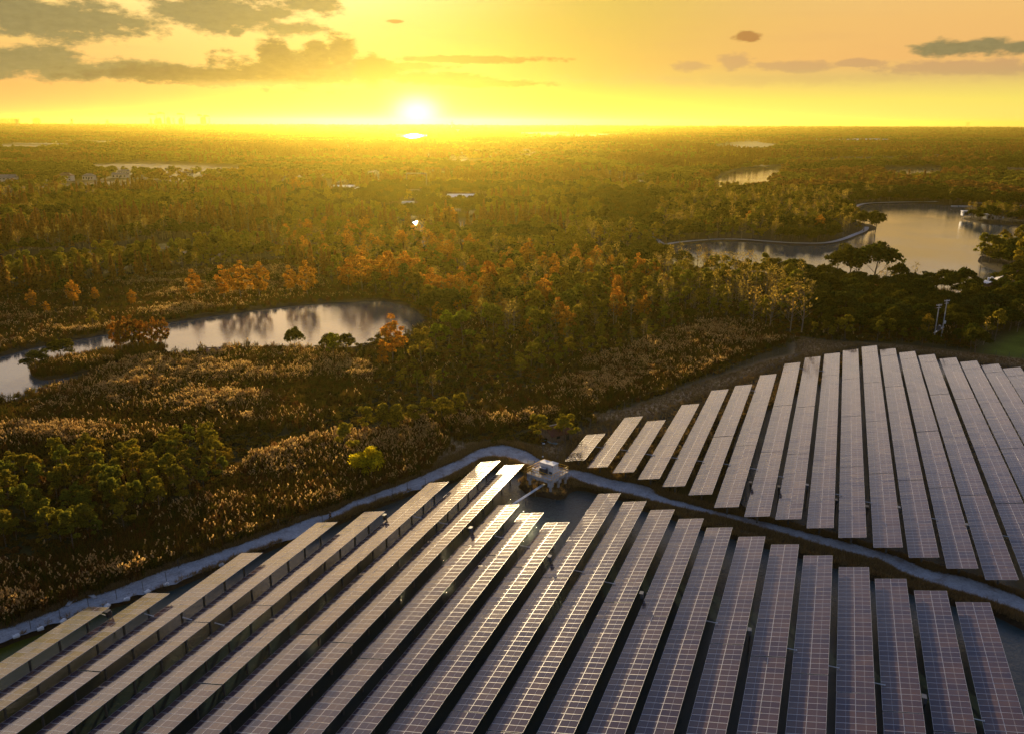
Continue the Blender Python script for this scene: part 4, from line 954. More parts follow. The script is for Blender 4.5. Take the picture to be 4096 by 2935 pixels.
# dark low trees above the yellow one
for k, (x, yt, yb) in enumerate([(1470, 1625, 1740), (1530, 1615, 1735), (1590, 1615, 1730), (1650, 1610, 1720), (1710, 1590, 1700), (1770, 1580, 1690), (1840, 1570, 1670), (1560, 1640, 1745), (1800, 1600, 1700)]):
    single('broadleaf_tree', x, yt, yb, 'low dark tree with bare stems between the reed fields', 'low dark trees between the reed fields', wide=1.1)


# ================================================================== BUILDINGS AND SMALL THINGS
CLEAR = []
def clear_of(P):
    ok = np.ones(len(P), bool)
    for x, y, r__, fr in CLEAR:
        c = np.array([x, y]); d = -c/np.linalg.norm(c); q = P-c; al = q@d; pe = np.abs(q@np.array([-d[1], d[0]]))
        ok &= ~((al > -r__) & (al < fr) & (pe < r__))
    return ok
def building(name, xl, xr, yb, hpx, depth, wall, roof, label, group=None, style='gable', rot=0., wins=3, front=60, cat='house'):
    a, b_ = at(xl, yb)[:2], at(xr, yb)[:2]; c = (a+b_)/2; w_ = np.linalg.norm(b_-a); D = np.linalg.norm(c)
    h = hpx/(4*FPX/D); th = math.atan2(b_[1]-a[1], b_[0]-a[0])+rot
    c = c+np.array([-math.sin(th), math.cos(th)])*depth/2
    r = empty(name, (c[0], c[1], 0), th); tag(r, label, cat, group); CLEAR.append((c[0], c[1], w_/2+min(depth, 14)/2, front))
    he = h*(.62 if style in ('gable', 'hip') else .9 if style == 'flat' else .5)
    MB().box((0, 0, he/2), (w_, depth, he)).obj('wall', [wall], r)
    e = .5
    if style == 'gable':
        V = [(-w_/2-e, -depth/2-e, he), (w_/2+e, -depth/2-e, he), (w_/2+e, depth/2+e, he), (-w_/2-e, depth/2+e, he), (-w_/2-e, 0, h), (w_/2+e, 0, h)]
        MB().add(V, [(0, 1, 5, 4), (2, 3, 4, 5), (0, 4, 3), (1, 2, 5), (0, 3, 2, 1)]).obj('roof', [roof], r)
    elif style == 'hip':
        V = [(-w_/2-e, -depth/2-e, he), (w_/2+e, -depth/2-e, he), (w_/2+e, depth/2+e, he), (-w_/2-e, depth/2+e, he), (-w_*.22, 0, h), (w_*.22, 0, h)]
        MB().add(V, [(0, 1, 5, 4), (2, 3, 4, 5), (0, 4, 3), (1, 2, 5), (0, 3, 2, 1)]).obj('roof', [roof], r)
    elif style == 'flat':
        MB().box((0, 0, he+.2), (w_+.8, depth+.8, .4)).box((w_*.2, 0, he+.9), (w_*.25, depth*.4, 1.2)).obj('roof', [roof], r)
    elif style == 'shed':       # long low hall with shallow ridges
        n = max(1, int(depth/9)); mb = MB(); q = depth/n
        for k in range(n):
            y0 = -depth/2+k*q; V = [(-w_/2, y0, he), (w_/2, y0, he), (w_/2, y0+q, he), (-w_/2, y0+q, he), (-w_/2, y0+q/2, h), (w_/2, y0+q/2, h)]
            mb.add(V, [(0, 1, 5, 4), (2, 3, 4, 5), (0, 4, 3), (1, 2, 5)])
        mb.obj('roof', [roof], r)
    elif style == 'arch':
        mb = MB(); pts = [(-depth/2*math.cos(t_*math.pi/8), he*.4+h*.6*math.sin(t_*math.pi/8)) for t_ in range(9)]
        V = [(-w_/2, y, z) for y, z in pts]+[(w_/2, y, z) for y, z in pts]
        mb.add(V, [(i, i+1, 10+i, 9+i) for i in range(8)]+[tuple(range(9)), tuple(range(17, 8, -1))]); mb.obj('roof', [roof], r)
    if wins and style in ('gable', 'hip', 'flat'):
        fl_ = 2 if he > 5 else 1
        for f_ in range(fl_):
            for k in range(wins):
                x = -w_/2+w_*(k+.5)/wins; z = he*(f_+.55)/fl_
                MB().box((x, -depth/2-.03, z), (w_/wins*.42, .08, he/fl_*.42)).obj('window', [M['glassdark']], r)
        MB().box((w_*.04, -depth/2-.05, 1.05), (1.0, .1, 2.1)).obj('door', [M['dark']], r)
    return r
T3 = lambda x, y: m3([(x, y)])[0]
HL = 'farmhouses in the trees on the left'
for xl, xr, yb, h, d, st_, lb, rf in [(-10, 95, 408, 42, 9, 'gable', 'long dark-roofed house at the left edge of the far houses', 'greyroof'), (240, 288, 402, 20, 7, 'gable', 'small pale house between the left edge house and the pyramid-roofed one', 'greyroof'), (375, 462, 398, 46, 9, 'hip', 'pale house with a red pyramid roof in the left woods', 'redtile'), (535, 605, 392, 36, 8, 'hip', 'lower pale house right of the pyramid-roofed house', 'greyroof'), (725, 820, 378, 30, 9, 'gable', 'long pale house behind the rounded dark tree at left', 'greyroof'), (765, 830, 352, 24, 8, 'gable', 'dark roofed house behind the long pale house', 'greyroof'), (1165, 1240, 366, 24, 8, 'gable', 'lone small house between left group and the glare', 'redtile')]:
    p0, p1 = T3(xl, yb), T3(xr, yb); building('house', p0[0], p1[0], p0[1], h*.6173, d, M['palewall'], M[rf], lb, HL, st_, wins=4)
Z = lambda x, y: (1400+x*.3086, 640+y*.3086)
for xl, xr, yb, h, d, st_, lb, rf, n_ in [(235, 370, 225, 70, 9, 'flat', 'flat-roofed pale house below the glare on the left', 'greyroof', 4), (320, 452, 262, 70, 8, 'gable', 'pale gabled house just right of the flat-roofed one', 'greyroof', 4), (545, 690, 258, 36, 7, 'gable', 'long low pale building right of the gabled house', 'greyroof', 6), (1035, 1165, 215, 82, 10, 'hip', 'large hip-roofed house left of the white-gabled one', 'greyroof', 4), (1180, 1338, 200, 78, 9, 'gable', 'house with white gables and brown roof in the bright haze', 'redtile', 3), (775, 922, 455, 62, 12, 'gable', 'dark brick workshop under the overhead pipe', 'greyroof', 2)]:
    p0, p1 = Z(xl, yb), Z(xr, yb); building('house', p0[0], p1[0], p0[1], h*.3086, d, M['palewall'], M[rf], lb, 'houses in the sunlit woodland', st_, wins=n_)
rr_ = random.Random(4)
VIL = [(1085, 238), (1120, 234), (880, 228), (905, 246), (960, 224), (1000, 218), (1215, 214), (1240, 226), (1290, 246), (1330, 240), (1365, 228), (1240, 270), (830, 248), (1150, 218), (1040, 212), (620, 180), (590, 196), (540, 172), (60, 172), (150, 186), (250, 198), (700, 236), (780, 205), (1300, 216)]
for k, (x, y) in enumerate(VIL):
    p0 = m4([(x, y)])[0]; w_ = rr_.uniform(9, 17); hh = rr_.uniform(9, 15)
    building('village_house', p0[0]-w_, p0[0]+w_, p0[1], hh, rr_.uniform(8, 12), M['palewall'], M['greyroof' if k % 3 else 'redtile'], 'pale village house with pitched roof in the bright haze', 'village houses below the sun', 'gable' if k % 2 else 'hip', rr_.uniform(-.6, .6), 2, front=100)
p0, p1 = Z(1250, 512), Z(1690, 500); building('warehouse', p0[0], p1[0], p0[1]-.5, 13, 26, M['palewall'], M['whiteroof'], 'wide warehouse with a pale blue sheet roof in the woodland', None, 'shed', wins=0, front=75, cat='warehouse')
p0, p1 = Z(668, 580), Z(826, 580); building('storage_tent', p0[0], p1[0], p0[1], 14, 9, M['white'], M['white'], 'white arched storage tent below the brick workshop', None, 'arch', wins=0, front=75, cat='tent')
for (xl, xr, yb, lb) in ((40, 178, 446, 'pale flat greenhouse in the left part of the glare'), (190, 242, 460, 'small bright greenhouse right of the flat one')):
    p0, p1 = m4([(xl, yb), (xr, yb)]); building('greenhouse', p0[0], p1[0], p0[1], 9, 22, M['palewall'], M['whiteroof'], lb, None, 'shed', wins=0, front=75, cat='greenhouse')
for (xl, xr, yb, lb) in ((1045, 1310, 134, 'long pale greenhouse far behind the lake'), (1312, 1450, 132, 'shorter greenhouse adjoining the long one at right')):
    p0, p1 = k5([(xl, yb), (xr, yb)]); building('greenhouse', p0[0], p1[0], p0[1], 8, 90, M['palewall'], M['whiteroof'], lb, None, 'shed', wins=0, front=160, cat='greenhouse')
a, b_ = at(*Z(738, 420)), at(*Z(995, 420)); o = MB().tube(a, a+(0, 0, 17), .35).tube(b_, b_+(0, 0, 17), .35).tube(a+(0, 0, 17), b_+(0, 0, 17), .45).obj('pipe_bridge', [M['palewall']]); tag(o, 'thin overhead pipe on two posts above the workshop', 'pipe')

# right lake: house with red roofs, cabins, boats
def at_h(x, y, z): return at(x, y, z)
r = empty('lake_house', tuple(at(3990, 1165)), 0); tag(r, 'red-roofed house with a pale terrace roof among the trees by the lake', 'house'); O = np.array(r.location)
def poly3(pts, mat_, name, thick=.25, lab=None):
    P_ = [at(3820+x*.1217, 1070+y*.1217, z)-O for x, y, z in pts]; n = len(P_)
    V = [tuple(q) for q in P_]+[tuple(q-np.array([0, 0, thick])) for q in P_]
    o = MB().add(V, [tuple(range(n)), tuple(range(n, 2*n))[::-1]]+[(i, n+i, n+(i+1) % n, (i+1) % n) for i in range(n)]).obj(name, [mat_], r)
    if lab: o['label'] = lab
    return o
poly3([(1390, 430, 6.6), (1480, 470, 4.6), (1200, 760, 4.4), (700, 790, 4.4), (690, 720, 5.2), (900, 600, 6.4)], M['redtile'], 'roof', .3, 'dark red tile roof')
poly3([(790, 515, 4.6), (1080, 370, 4.6), (1230, 320, 4.6), (1420, 415, 4.6), (1010, 555, 4.6)], M['white'], 'terrace_roof', .4)
poly3([(1290, 360, 5.6), (1660, 165, 5.6), (1790, 175, 6.6), (1400, 390, 6.6)], M['palewall'], 'roof', .25, 'tan sunlit roof slope')
poly3([(1790, 175, 6.6), (2100, 90, 6.6), (2060, 150, 5.4), (1800, 240, 5.4), (1480, 470, 4.8), (1400, 390, 6.6)], M['redtile'], 'roof', .25, 'red roof slope towards the trees')
c1, c2 = at(3820+1420*.1217, 1070+430*.1217, 4.6)-O, at(3820+1730*.1217, 1070+300*.1217, 5.2)-O
d = c2-c1; MB().box(((c1+c2)/2+np.array([0, .2, -2.4])), (np.linalg.norm(d[:2]), .3, 5.0), rz=math.atan2(d[1], d[0])).obj('wall', [M['white']], r)
MB().box(at(3820+1000*.1217, 1070+520*.1217, 4.6)-O+np.array([3, 3, -2.4]), (9, 7, 4.2), rz=.6).obj('wall', [M['palewall']], r)
for x, y in ((1100, 410), (1205, 385)): MB().tube(at(3820+x*.1217, 1070+(y+25)*.1217, 4.6)-O, at(3820+x*.1217, 1070+(y+25)*.1217, 4.6)-O+np.array([0, 0, 1.2]), .5, .4, 8).obj('roof_vent', [M['white']], r)
Q = lambda x, y: (3800+x*.1305, 820+y*.1305)
def base(x, y, z=0): return at(*Q(x, y), z)
def span(x0, x1, y): a, b_ = base(x0, y)[:2], base(x1, y)[:2]; return (a+b_)/2, np.linalg.norm(b_-a), math.atan2(b_[1]-a[1], b_[0]-a[0])
c, w_, th = span(355, 700, 400); r = empty('stilt_cabin', (c[0], c[1], 0), th-.12); tag(r, 'white cabin on stilts over the water at the tip of the islet', 'cabin')
V = [(-w_/2, -1.7, 1.5), (w_/2, -1.7, 1.5), (w_/2+.3, 1.7, 1.5), (-w_/2, 1.7, 1.5), (-w_/2+.5, -1.9, 4.6), (w_/2+.2, -1.9, 4.4), (w_/2, 1.9, 4.4), (-w_/2, 1.9, 4.6)]
MB().add(V, [(3, 2, 1, 0), (4, 5, 6, 7), (0, 1, 5, 4), (2, 3, 7, 6), (0, 4, 7, 3), (1, 2, 6, 5)]).obj('body', [M['white']], r)
MB().box((0, 0, 4.72), (w_+.7, 4.2, .28)).obj('roof', [M['white']], r)
MB().box((-w_*.22, -1.85, 3.0), (w_*.34, .2, 2.0)).obj('window', [M['glassdark']], r); MB().box((w_*.38, -1.85, 3.2), (w_*.18, .2, 1.4)).obj('window', [M['glassdark']], r)
MB().box((-w_*.47, 0, 3.0), (.2, 2.6, 2.0)).obj('window', [M['glassdark']], r)
for x in (-w_*.38, 0, w_*.38):
    for y in (-1.3, 1.3): MB().tube((x, y, -2.2), (x, y, 1.5), .16).obj('stilt', [M['palewall']], r)
c, w_, th = span(1118, 1395, 452); r = empty('glass_cabin', (c[0], c[1], 0), th); tag(r, 'white-framed box cabin with a big dark window on the islet', 'cabin')
MB().box((0, 2.4, 1.6), (w_, 4.5, 2.9)).obj('body', [M['grey']], r); MB().box((0, 2.3, 3.2), (w_+.5, 5.2, .3)).obj('roof', [M['white']], r)
MB().box((0, .1, 1.6), (w_*.82, .15, 2.2)).obj('window', [M['glassdark']], r)
f_ = MB(); [f_.box(q, d_) for q, d_ in (((-w_*.46, -.05, 1.6), (.35, .3, 3.0)), ((w_*.46, -.05, 1.6), (.35, .3, 3.0)), ((0, -.05, .3), (w_, .3, .35)))]; f_.obj('window_frame', [M['white']], r)
c, w_, th = span(1345, 1675, 490); r = empty('capsule_cabin', (c[0], c[1], 0), th+.1); tag(r, 'white rounded capsule cabin right of the box cabin on the islet', 'cabin')
mb = MB(); ring = lambda x, s_: [(x, 1.9*s_*math.cos(t_*math.pi/6)+2, 1.75+1.55*s_*math.sin(t_*math.pi/6)) for t_ in range(12)]
xs = [(-w_/2, .92), (-w_/2+.3, 1.), (w_/2-.8, 1.), (w_/2-.2, .8), (w_/2, .4)]; V = sum([ring(*q) for q in xs], [])
mb.add(V, [(k*12+i, k*12+(i+1) % 12, (k+1)*12+(i+1) % 12, (k+1)*12+i) for k in range(4) for i in range(12)]+[tuple(range(12))[::-1], tuple(range(48, 60))]); mb.obj('body', [M['white']], r, smooth=True)
MB().add([(x-.06, 2+(y-2)*.85, 1.75+(z-1.75)*.85) for x, y, z in ring(-w_/2, .92)], [tuple(range(12))[::-1]]).obj('window', [M['glassdark']], r)
MB().box((w_*.1, .05, 2.0), (w_*.3, .12, .9)).obj('window', [M['glassdark']], r); MB().box((0, 2, .15), (w_*.8, 2.2, .3)).obj('footing', [M['grey']], r)
for (x0, x1, y, lb) in ((1640, 1755, 372, 'dark cabin behind the capsule cabin'), (2125, 2245, 436, 'dark cabin at the right end of the islet'), (1215, 1290, 318, 'small warm-lit cabin behind the box cabin')):
    c, w_, th = span(x0, x1, y); r = empty('small_cabin', (c[0], c[1], 0), th); tag(r, lb, 'cabin')
    MB().box((0, 2, 1.5), (w_, 4, 3)).obj('body', [M['dark'] if 'dark' in lb else M['palewall']], r); MB().box((0, 2, 3.1), (w_+.5, 4.5, .22)).obj('roof', [M['grey'] if 'dark' in lb else M['white']], r); MB().box((0, -.03, 1.5), (w_*.4, .1, 1.4)).obj('window', [M['glassdark']], r)
def boat(x, y, col, lb, g, s_=1.):
    P = base(x, y, WL); r = empty('rowing_boat', tuple(P), random.uniform(-.2, .2)); tag(r, lb, 'boat', g); r.scale = (s_,)*3
    V = [(-1.4, -.6, .45), (1.0, -.6, .45), (1.9, 0, .6), (1.0, .6, .45), (-1.4, .6, .45), (-1.2, -.4, -.1), (.9, -.4, -.1), (1.4, 0, -.1), (.9, .4, -.1), (-1.2, .4, -.1)]
    MB().add(V, [(0, 5, 6, 1), (1, 6, 7, 2), (2, 7, 8, 3), (3, 8, 9, 4), (4, 9, 5, 0), (5, 9, 8, 7, 6)]).obj('hull', [M[col]], r)
    MB().box((-.4, 0, .32), (.25, 1.0, .06)).box((.5, 0, .32), (.25, .9, .06)).obj('bench', [M['wood']], r)
for k, x in enumerate((85, 175, 260, 320, 400, 490, 590, 630)): boat(x, 52-random.uniform(0, 6), 'white' if k not in (2, 6) else 'blue', 'small white or blue boat moored at the far shore of the lake', 'boats moored at the far shore')
boat(1160, 60, 'blue', 'blue boat moored beyond the islet trees', None, 1.8)
boat(2190, 598, 'dark', 'dark long boat lying at the islet bank near the right edge', None, 3.4)

# utility poles with a transformer
r = empty('pole_transformer', tuple(at(3734, 1368)), 0); tag(r, 'pair of tall pale utility poles carrying a transformer platform by the wood', 'utility poles')
q2 = at(3765.5, 1347)-at(3734, 1368)
for q in (np.zeros(3), q2): MB().tube(q, q+(0, 0, 11.6), .19, .11, 8).obj('pole', [M['concrete']], r)
for q in (np.zeros(3), q2):
    mb = MB().box(q+(0, 0, 11.2), (2.0, .12, .12), rz=.3).box(q+(0, 0, 10.5), (1.5, .10, .10), rz=.3); 
    for k in (-.9, -.35, .35, .9): mb.tube(q+(k*math.cos(.3), k*math.sin(.3), 11.25), q+(k*math.cos(.3), k*math.sin(.3), 11.6), .07, .04, 5)
    mb.obj('crossarm', [M['white']], r)
th = math.atan2(q2[1], q2[0]); L = np.linalg.norm(q2)
MB().box(q2/2+(0, 0, 2.9), (L+1.6, .5, .16), rz=th).obj('platform_beam', [M['steel']], r)
MB().box(q2/2+(0, 0, 3.55), (1.5, .8, 1.1), rz=th).box(q2/2+(0, 0, 4.2), (1.2, .6, .25), rz=th).obj('transformer', [M['grey']], r)
MB().box(q2+(.25, -.2, 4.6), (.5, .4, .9)).obj('meter_box', [M['white']], r)

# hut with a tile roof
H0 = at(2226, 1752); r = empty('tiled_hut', tuple(H0), R(32)); tag(r, 'small brick hut with a red tile roof between two leafy trees', 'hut')
w_, dd_, he, hr = 5.2, 4.2, 1.8, 3.1
MB().add([(-w_/2, -dd_/2, 0), (w_/2, -dd_/2, 0), (w_/2, dd_/2, 0), (-w_/2, dd_/2, 0), (-w_/2, -dd_/2, he), (w_/2, -dd_/2, he), (w_/2, dd_/2, he), (-w_/2, dd_/2, he), (-w_/2, 0, hr-.08), (w_/2, 0, hr-.08)], [(0, 1, 5, 4), (1, 2, 6, 9, 5), (2, 3, 7, 6), (3, 0, 4, 8, 7)]).obj('wall', [M['brick']], r)
rf = MB(); e = .35
for sgn in (-1, 1):
    V = [(-w_/2-e, sgn*(dd_/2+e), he-.15), (w_/2+e, sgn*(dd_/2+e), he-.15), (w_/2+e, 0, hr), (-w_/2-e, 0, hr)]; V += [(x, y, z-.1) for x, y, z in V]
    rf.add(V, [(0, 1, 2, 3), (7, 6, 5, 4), (0, 4, 5, 1), (1, 5, 6, 2), (3, 2, 6, 7), (0, 3, 7, 4)])
rf.obj('roof', [M['redtile']], r); MB().tube((-w_/2-e, 0, hr+.03), (w_/2+e, 0, hr+.03), .11, n=6).obj('ridge', [M['palewall']], r)
MB().box((w_*.25, -dd_/2-.02, .95), (.8, .06, 1.8)).obj('door', [M['dark']], r); MB().box((-w_*.2, -dd_/2-.02, 1.2), (.8, .06, .7)).obj('window', [M['glassdark']], r)
for k, (x, y, lx, ly, a_, lb) in enumerate(((2172, 1760, 2.0, .9, -.35, 'left blue sheet of the scrap pile in front of the hut'), (2188, 1766, 2.2, .8, -.3, 'middle blue sheet of the scrap pile in front of the hut'), (2214, 1772, 1.7, .7, -.5, 'right blue sheet of the scrap pile in front of the hut'))):
    P = at(x, y, .12+.06*k); mb = MB()
    for q in range(7): mb.box(((q-3)*lx/7, 0, .03*(q % 2)), (lx/7, ly, .03))
    mb.box((0, 0, -.06), (lx*.9, ly*.5, .1)); o = mb.obj('scrap_sheet', [M['blue']], loc=tuple(P), rot=(.05, -.06, a_)); tag(o, lb, 'sheet')
# pink concrete remains at the pond
P0 = at(862, 1432); r = empty('concrete_ruin', tuple(P0), .15); tag(r, 'pinkish concrete ruin with sloping buttresses on the pond shore', 'ruin')
for x, wb in ((-1.9, 1.5), (.35, .5), (1.5, .95)):
    MB().add([(x-.3, -.5, 0), (x-.3+wb, -.5, 0), (x-.3+wb, .5, 0), (x-.3, .5, 0), (x-.3, -.35, 2.9), (x+.15, -.35, 2.9), (x+.15, .35, 2.9), (x-.3, .35, 2.9)], [(3, 2, 1, 0), (4, 5, 6, 7), (0, 1, 5, 4), (1, 2, 6, 5), (2, 3, 7, 6), (3, 0, 4, 7)]).obj('buttress', [M['pink']], r)
MB().box((-.1, 0, 3.0), (4.4, .35, .2)).obj('beam', [M['wood']], r)

# person walking on the road
def skin(name, pts, edges, rad, m_, parent, sub=1):
    me = bpy.data.meshes.new(name); me.from_pydata(pts, edges, []); me.materials.append(m_); o = obj(name, me, parent)
    md = o.modifiers.new('skin', 'SKIN'); md.use_smooth_shade = True
    for v_, q in zip(me.skin_vertices[0].data if me.skin_vertices else [], rad): v_.radius = (q, q)
    if me.skin_vertices: me.skin_vertices[0].data[0].use_root = True
    ss = o.modifiers.new('sub', 'SUBSURF'); ss.levels = sub; ss.render_levels = sub; return o
Pp = at(1260+1010/16.25, 2010+1135/16.25, .04)
r = empty('person', tuple(Pp), R(200)); tag(r, 'person in dark clothes walking along the gravel road', 'person')
pts = [(0, 0, .95), (0, .02, 1.2), (0, .01, 1.42), (0, -.01, 1.52), (.01, 0, 1.63), (.02, 0, 1.72),
       (0, .17, 1.42), (.12, .22, 1.16), (.26, .20, .98), (.30, .20, .90), (0, -.17, 1.42), (-.14, -.21, 1.17), (-.16, -.20, .93), (-.15, -.20, .85),
       (0, .09, .90), (.22, .10, .50), (.30, .10, .10), (.42, .10, .05), (0, -.09, .90), (-.10, -.10, .50), (-.34, -.10, .16), (-.25, -.10, .06)]
ed = [(0, 1), (1, 2), (2, 3), (3, 4), (4, 5), (2, 6), (6, 7), (7, 8), (8, 9), (2, 10), (10, 11), (11, 12), (12, 13), (0, 14), (14, 15), (15, 16), (16, 17), (0, 18), (18, 19), (19, 20), (20, 21)]
rad = [.13, .13, .13, .055, .09, .075, .06, .045, .032, .03, .06, .045, .032, .03, .09, .058, .04, .035, .09, .058, .04, .035]
for base_i, sg in ((9, 1), (13, -1)):
    bx0 = np.array(pts[base_i])
    for k, (oy, ln) in enumerate(((-.03, .07), (-.012, .085), (.008, .08), (.026, .065), (.04, .05))):
        a = bx0+(0, oy, -.03); pts.append(tuple(a)); i1 = len(pts)-1; pts.append(tuple(a+np.array([.02*(k < 4)-.01, .0, -ln]))); ed += [(base_i, i1), (i1, i1+1)]; rad += [.011, .009]
skin('body', pts, ed, rad, M['skin'], r)
j_ = [0, 1, 2, 6, 7, 8, 10, 11, 12]; skin('jacket', [pts[q] for q in j_], [(0, 1), (1, 2), (2, 3), (3, 4), (4, 5), (2, 6), (6, 7), (7, 8)], [.165, .165, .16, .085, .07, .055, .085, .07, .055], M['cloth'], r)
j_ = [0, 14, 15, 16, 18, 19, 20]; skin('trousers', [pts[q] for q in j_], [(0, 1), (1, 2), (2, 3), (0, 4), (4, 5), (5, 6)], [.15, .105, .08, .06, .105, .08, .06], M['cloth'], r)
skin('hair', [(.0, 0, 1.66), (.0, 0, 1.76)], [(0, 1)], [.098, .07], M['hair'], r)
skin('shoe', [(.28, .10, .05), (.46, .10, .03)], [(0, 1)], [.055, .04], M['dark'], r); skin('shoe', [(-.34, -.10, .14), (-.22, -.10, .04)], [(0, 1)], [.055, .04], M['dark'], r)
fc_ = MB()
for sg in (-1, 1): fc_.box((.105, sg*.032, 1.665), (.01, .022, .012), 0)
fc_.box((.112, 0, 1.64), (.03, .02, .035), 1).box((.10, 0, 1.60), (.01, .045, .008), 0); fc_.obj('face', [M['dark'], M['skin']], r)

# far horizon: power station, towers, masts
DH = 8500.
def far_pt(xs): d = FW+(xs/4-512)/FPX*RT-(122.8-366.9)/FPX*UP; d = d/np.hypot(d[0], d[1]); return np.array([d[0]*DH, d[1]*DH, 0])
def hz(px_above, D=DH): return 62.86+px_above/4/FPX*D       # height that shows so many source px above the horizon
M['farconc'] = mat('far_concrete', (.24, .22, .20), .9)
smk = bpy.data.materials.new('smoke'); smk.use_nodes = True; t = NT(smk.node_tree); t.n.clear()
df = t.node('ShaderNodeBsdfDiffuse'); df.inputs[0].default_value = (.30, .26, .22, 1); tp = t.node('ShaderNodeBsdfTransparent'); mx = t.node('ShaderNodeMixShader'); mx.inputs[0].default_value = .55
t.l.new(tp.outputs[0], mx.inputs[1]); t.l.new(df.outputs[0], mx.inputs[2]); o_ = t.node('ShaderNodeOutputMaterial'); t.l.new(mx.outputs[0], o_.inputs[0]); M['smoke'] = smk
for k, (x, top, sm, lb) in enumerate(((1580, 20, (1545, 22), 'leftmost tall chimney on the horizon'), (1662, 24, (1630, 26), 'tallest chimney on the horizon'), (1862, 21, (1830, 23), 'chimney standing right of the middle plant'), (1827, 14, None, 'short chimney beside the right of the middle plant'), (2036, 17, (2022, 19), 'chimney over the right-hand plant block'), (2110, 15, (2088, 17), 'rightmost chimney on the horizon'))):
    P = far_pt(x*.397); o = MB().tube((0, 0, 0), (0, 0, hz(top)), 5, 3.5, 12).obj('chimney', [M['farconc']], loc=tuple(P)); tag(o, lb, 'chimney', 'power station chimneys')
    if sm:
        q = far_pt(sm[0]*.397)-P; bm = bmesh.new(); r__ = random.Random(k)
        for i in range(9):
            f = i/8; mtx = Matrix.Translation((q[0]*1.6*f, q[1]*1.6*f, hz(top)+3+5*math.sqrt(f)+r__.uniform(-2, 2)))@Matrix.Diagonal((1.5, 1, .55, 1))
            bmesh.ops.create_icosphere(bm, subdivisions=2, radius=5+9*f, matrix=mtx)
        for v_ in bm.verts: v_.co += Vector((r__.uniform(-3, 3), r__.uniform(-3, 3), r__.uniform(-2, 2)))
        me = bpy.data.meshes.new('smoke_plume'); bm.to_mesh(me); bm.free(); me.materials.append(smk); o = obj('smoke_plume', me, None, tuple(P)); tag(o, 'thin smoke drifting left from a far chimney', None, None, 'stuff')
for x0, x1, h, lb in ((1565, 1592, 4, 'low plant block under the leftmost chimney'), (1600, 1618, 6, 'small plant block right of the leftmost chimney'), (1690, 1708, 9, 'square plant block right of the tallest chimney'), (1812, 1838, 7, 'plant block left of the third chimney'), (2030, 2070, 12, 'large plant block between the right chimneys')):
    a, b_ = far_pt(x0*.397), far_pt(x1*.397); w_ = np.linalg.norm(b_-a); c = (a+b_)/2; mb = MB().box((0, 0, hz(h)/2), (w_, 60, hz(h))).box((w_*.2, 0, hz(h)+6), (w_*.4, 40, 12)); o = mb.obj('plant_block', [M['farconc']], loc=tuple(c)); tag(o, lb, 'plant', 'power station blocks')
for k, (x0, x1, h) in enumerate([(4, 14, 3), (20, 30, 6), (36, 44, 4), (50, 60, 6), (66, 74, 3), (82, 94, 6), (104, 114, 4), (120, 130, 7), (138, 147, 5), (154, 163, 7), (170, 180, 4), (186, 200, 6), (335, 345, 4), (348, 358, 8), (364, 376, 7), (384, 396, 9), (400, 408, 4)]):
    a, b_ = far_pt(x0*.397)*15/8.5, far_pt(x1*.397)*15/8.5; w_ = np.linalg.norm(b_-a); c = (a+b_)/2; mb = MB().box((0, 0, hz(h, 15000)/2), (w_, 25, hz(h, 15000))).box((0, 0, hz(h, 15000)+2), (w_*.4, 14, 4))
    o = mb.obj('tower_block', [M['farconc']], loc=tuple(c)); tag(o, 'hazy tower block of the row at the far left of the horizon' if k < 12 else 'hazy tower block in the isolated cluster left of the chimneys', 'tower block', 'tower blocks at the left edge' if k < 12 else 'isolated tower block cluster')
def mast(xb, yb, yt, lb, lattice=True):
    P = at(xb, yb); D = math.hypot(P[0], P[1]); h = min(150, (yb-yt)/(4*FPX/D)); w_ = max(.8, D*.0011); mb = MB()
    for sx_, sy_ in ((-1, -1), (1, -1), (1, 1), (-1, 1)): mb.tube((sx_*w_*1.3, sy_*w_*1.3, 0), (sx_*w_*.2, sy_*w_*.2, h), w_*.22, w_*.15, 4, caps=False)
    for q in (.35, .6, .8): mb.tube((-w_*1.1*(1.2-q), 0, h*q), (w_*1.1*(1.2-q), 0, h*q), w_*.15, n=4)
    mb.tube((-w_*2.2, 0, h*.9), (w_*2.2, 0, h*.9), w_*.18, n=4).tube((-w_*1.6, 0, h*.78), (w_*1.6, 0, h*.78), w_*.16, n=4)
    o = mb.obj('pylon', [M['farconc']], loc=tuple(P)); tag(o, lb, 'pylon', 'pylons on the plain')
for x, y0, y1, lb in [(72, 519, 486, 'pylon nearest the left edge near the horizon'), (292, 520, 484, 'second pylon from the left near the horizon'), (433, 520, 488, 'pylon above the bright channel at left'), (607, 518, 482, 'pylon under the leftmost chimneys'), (697, 505, 478, 'pylon just below the tallest chimney'), (1809, 520, 488, 'tall mast right of the sun'), (1832, 538, 520, 'short mast right of the tall mast'), (2300, 538, 500, 'mast in the hazy centre beside the far water'), (3870, 506, 494, 'mast on the horizon far right'), (3874, 655, 634, 'mast beyond the water on the right'), (3745, 640, 622, 'short mast beyond the right water')]: mast(x, y0, y1, lb)

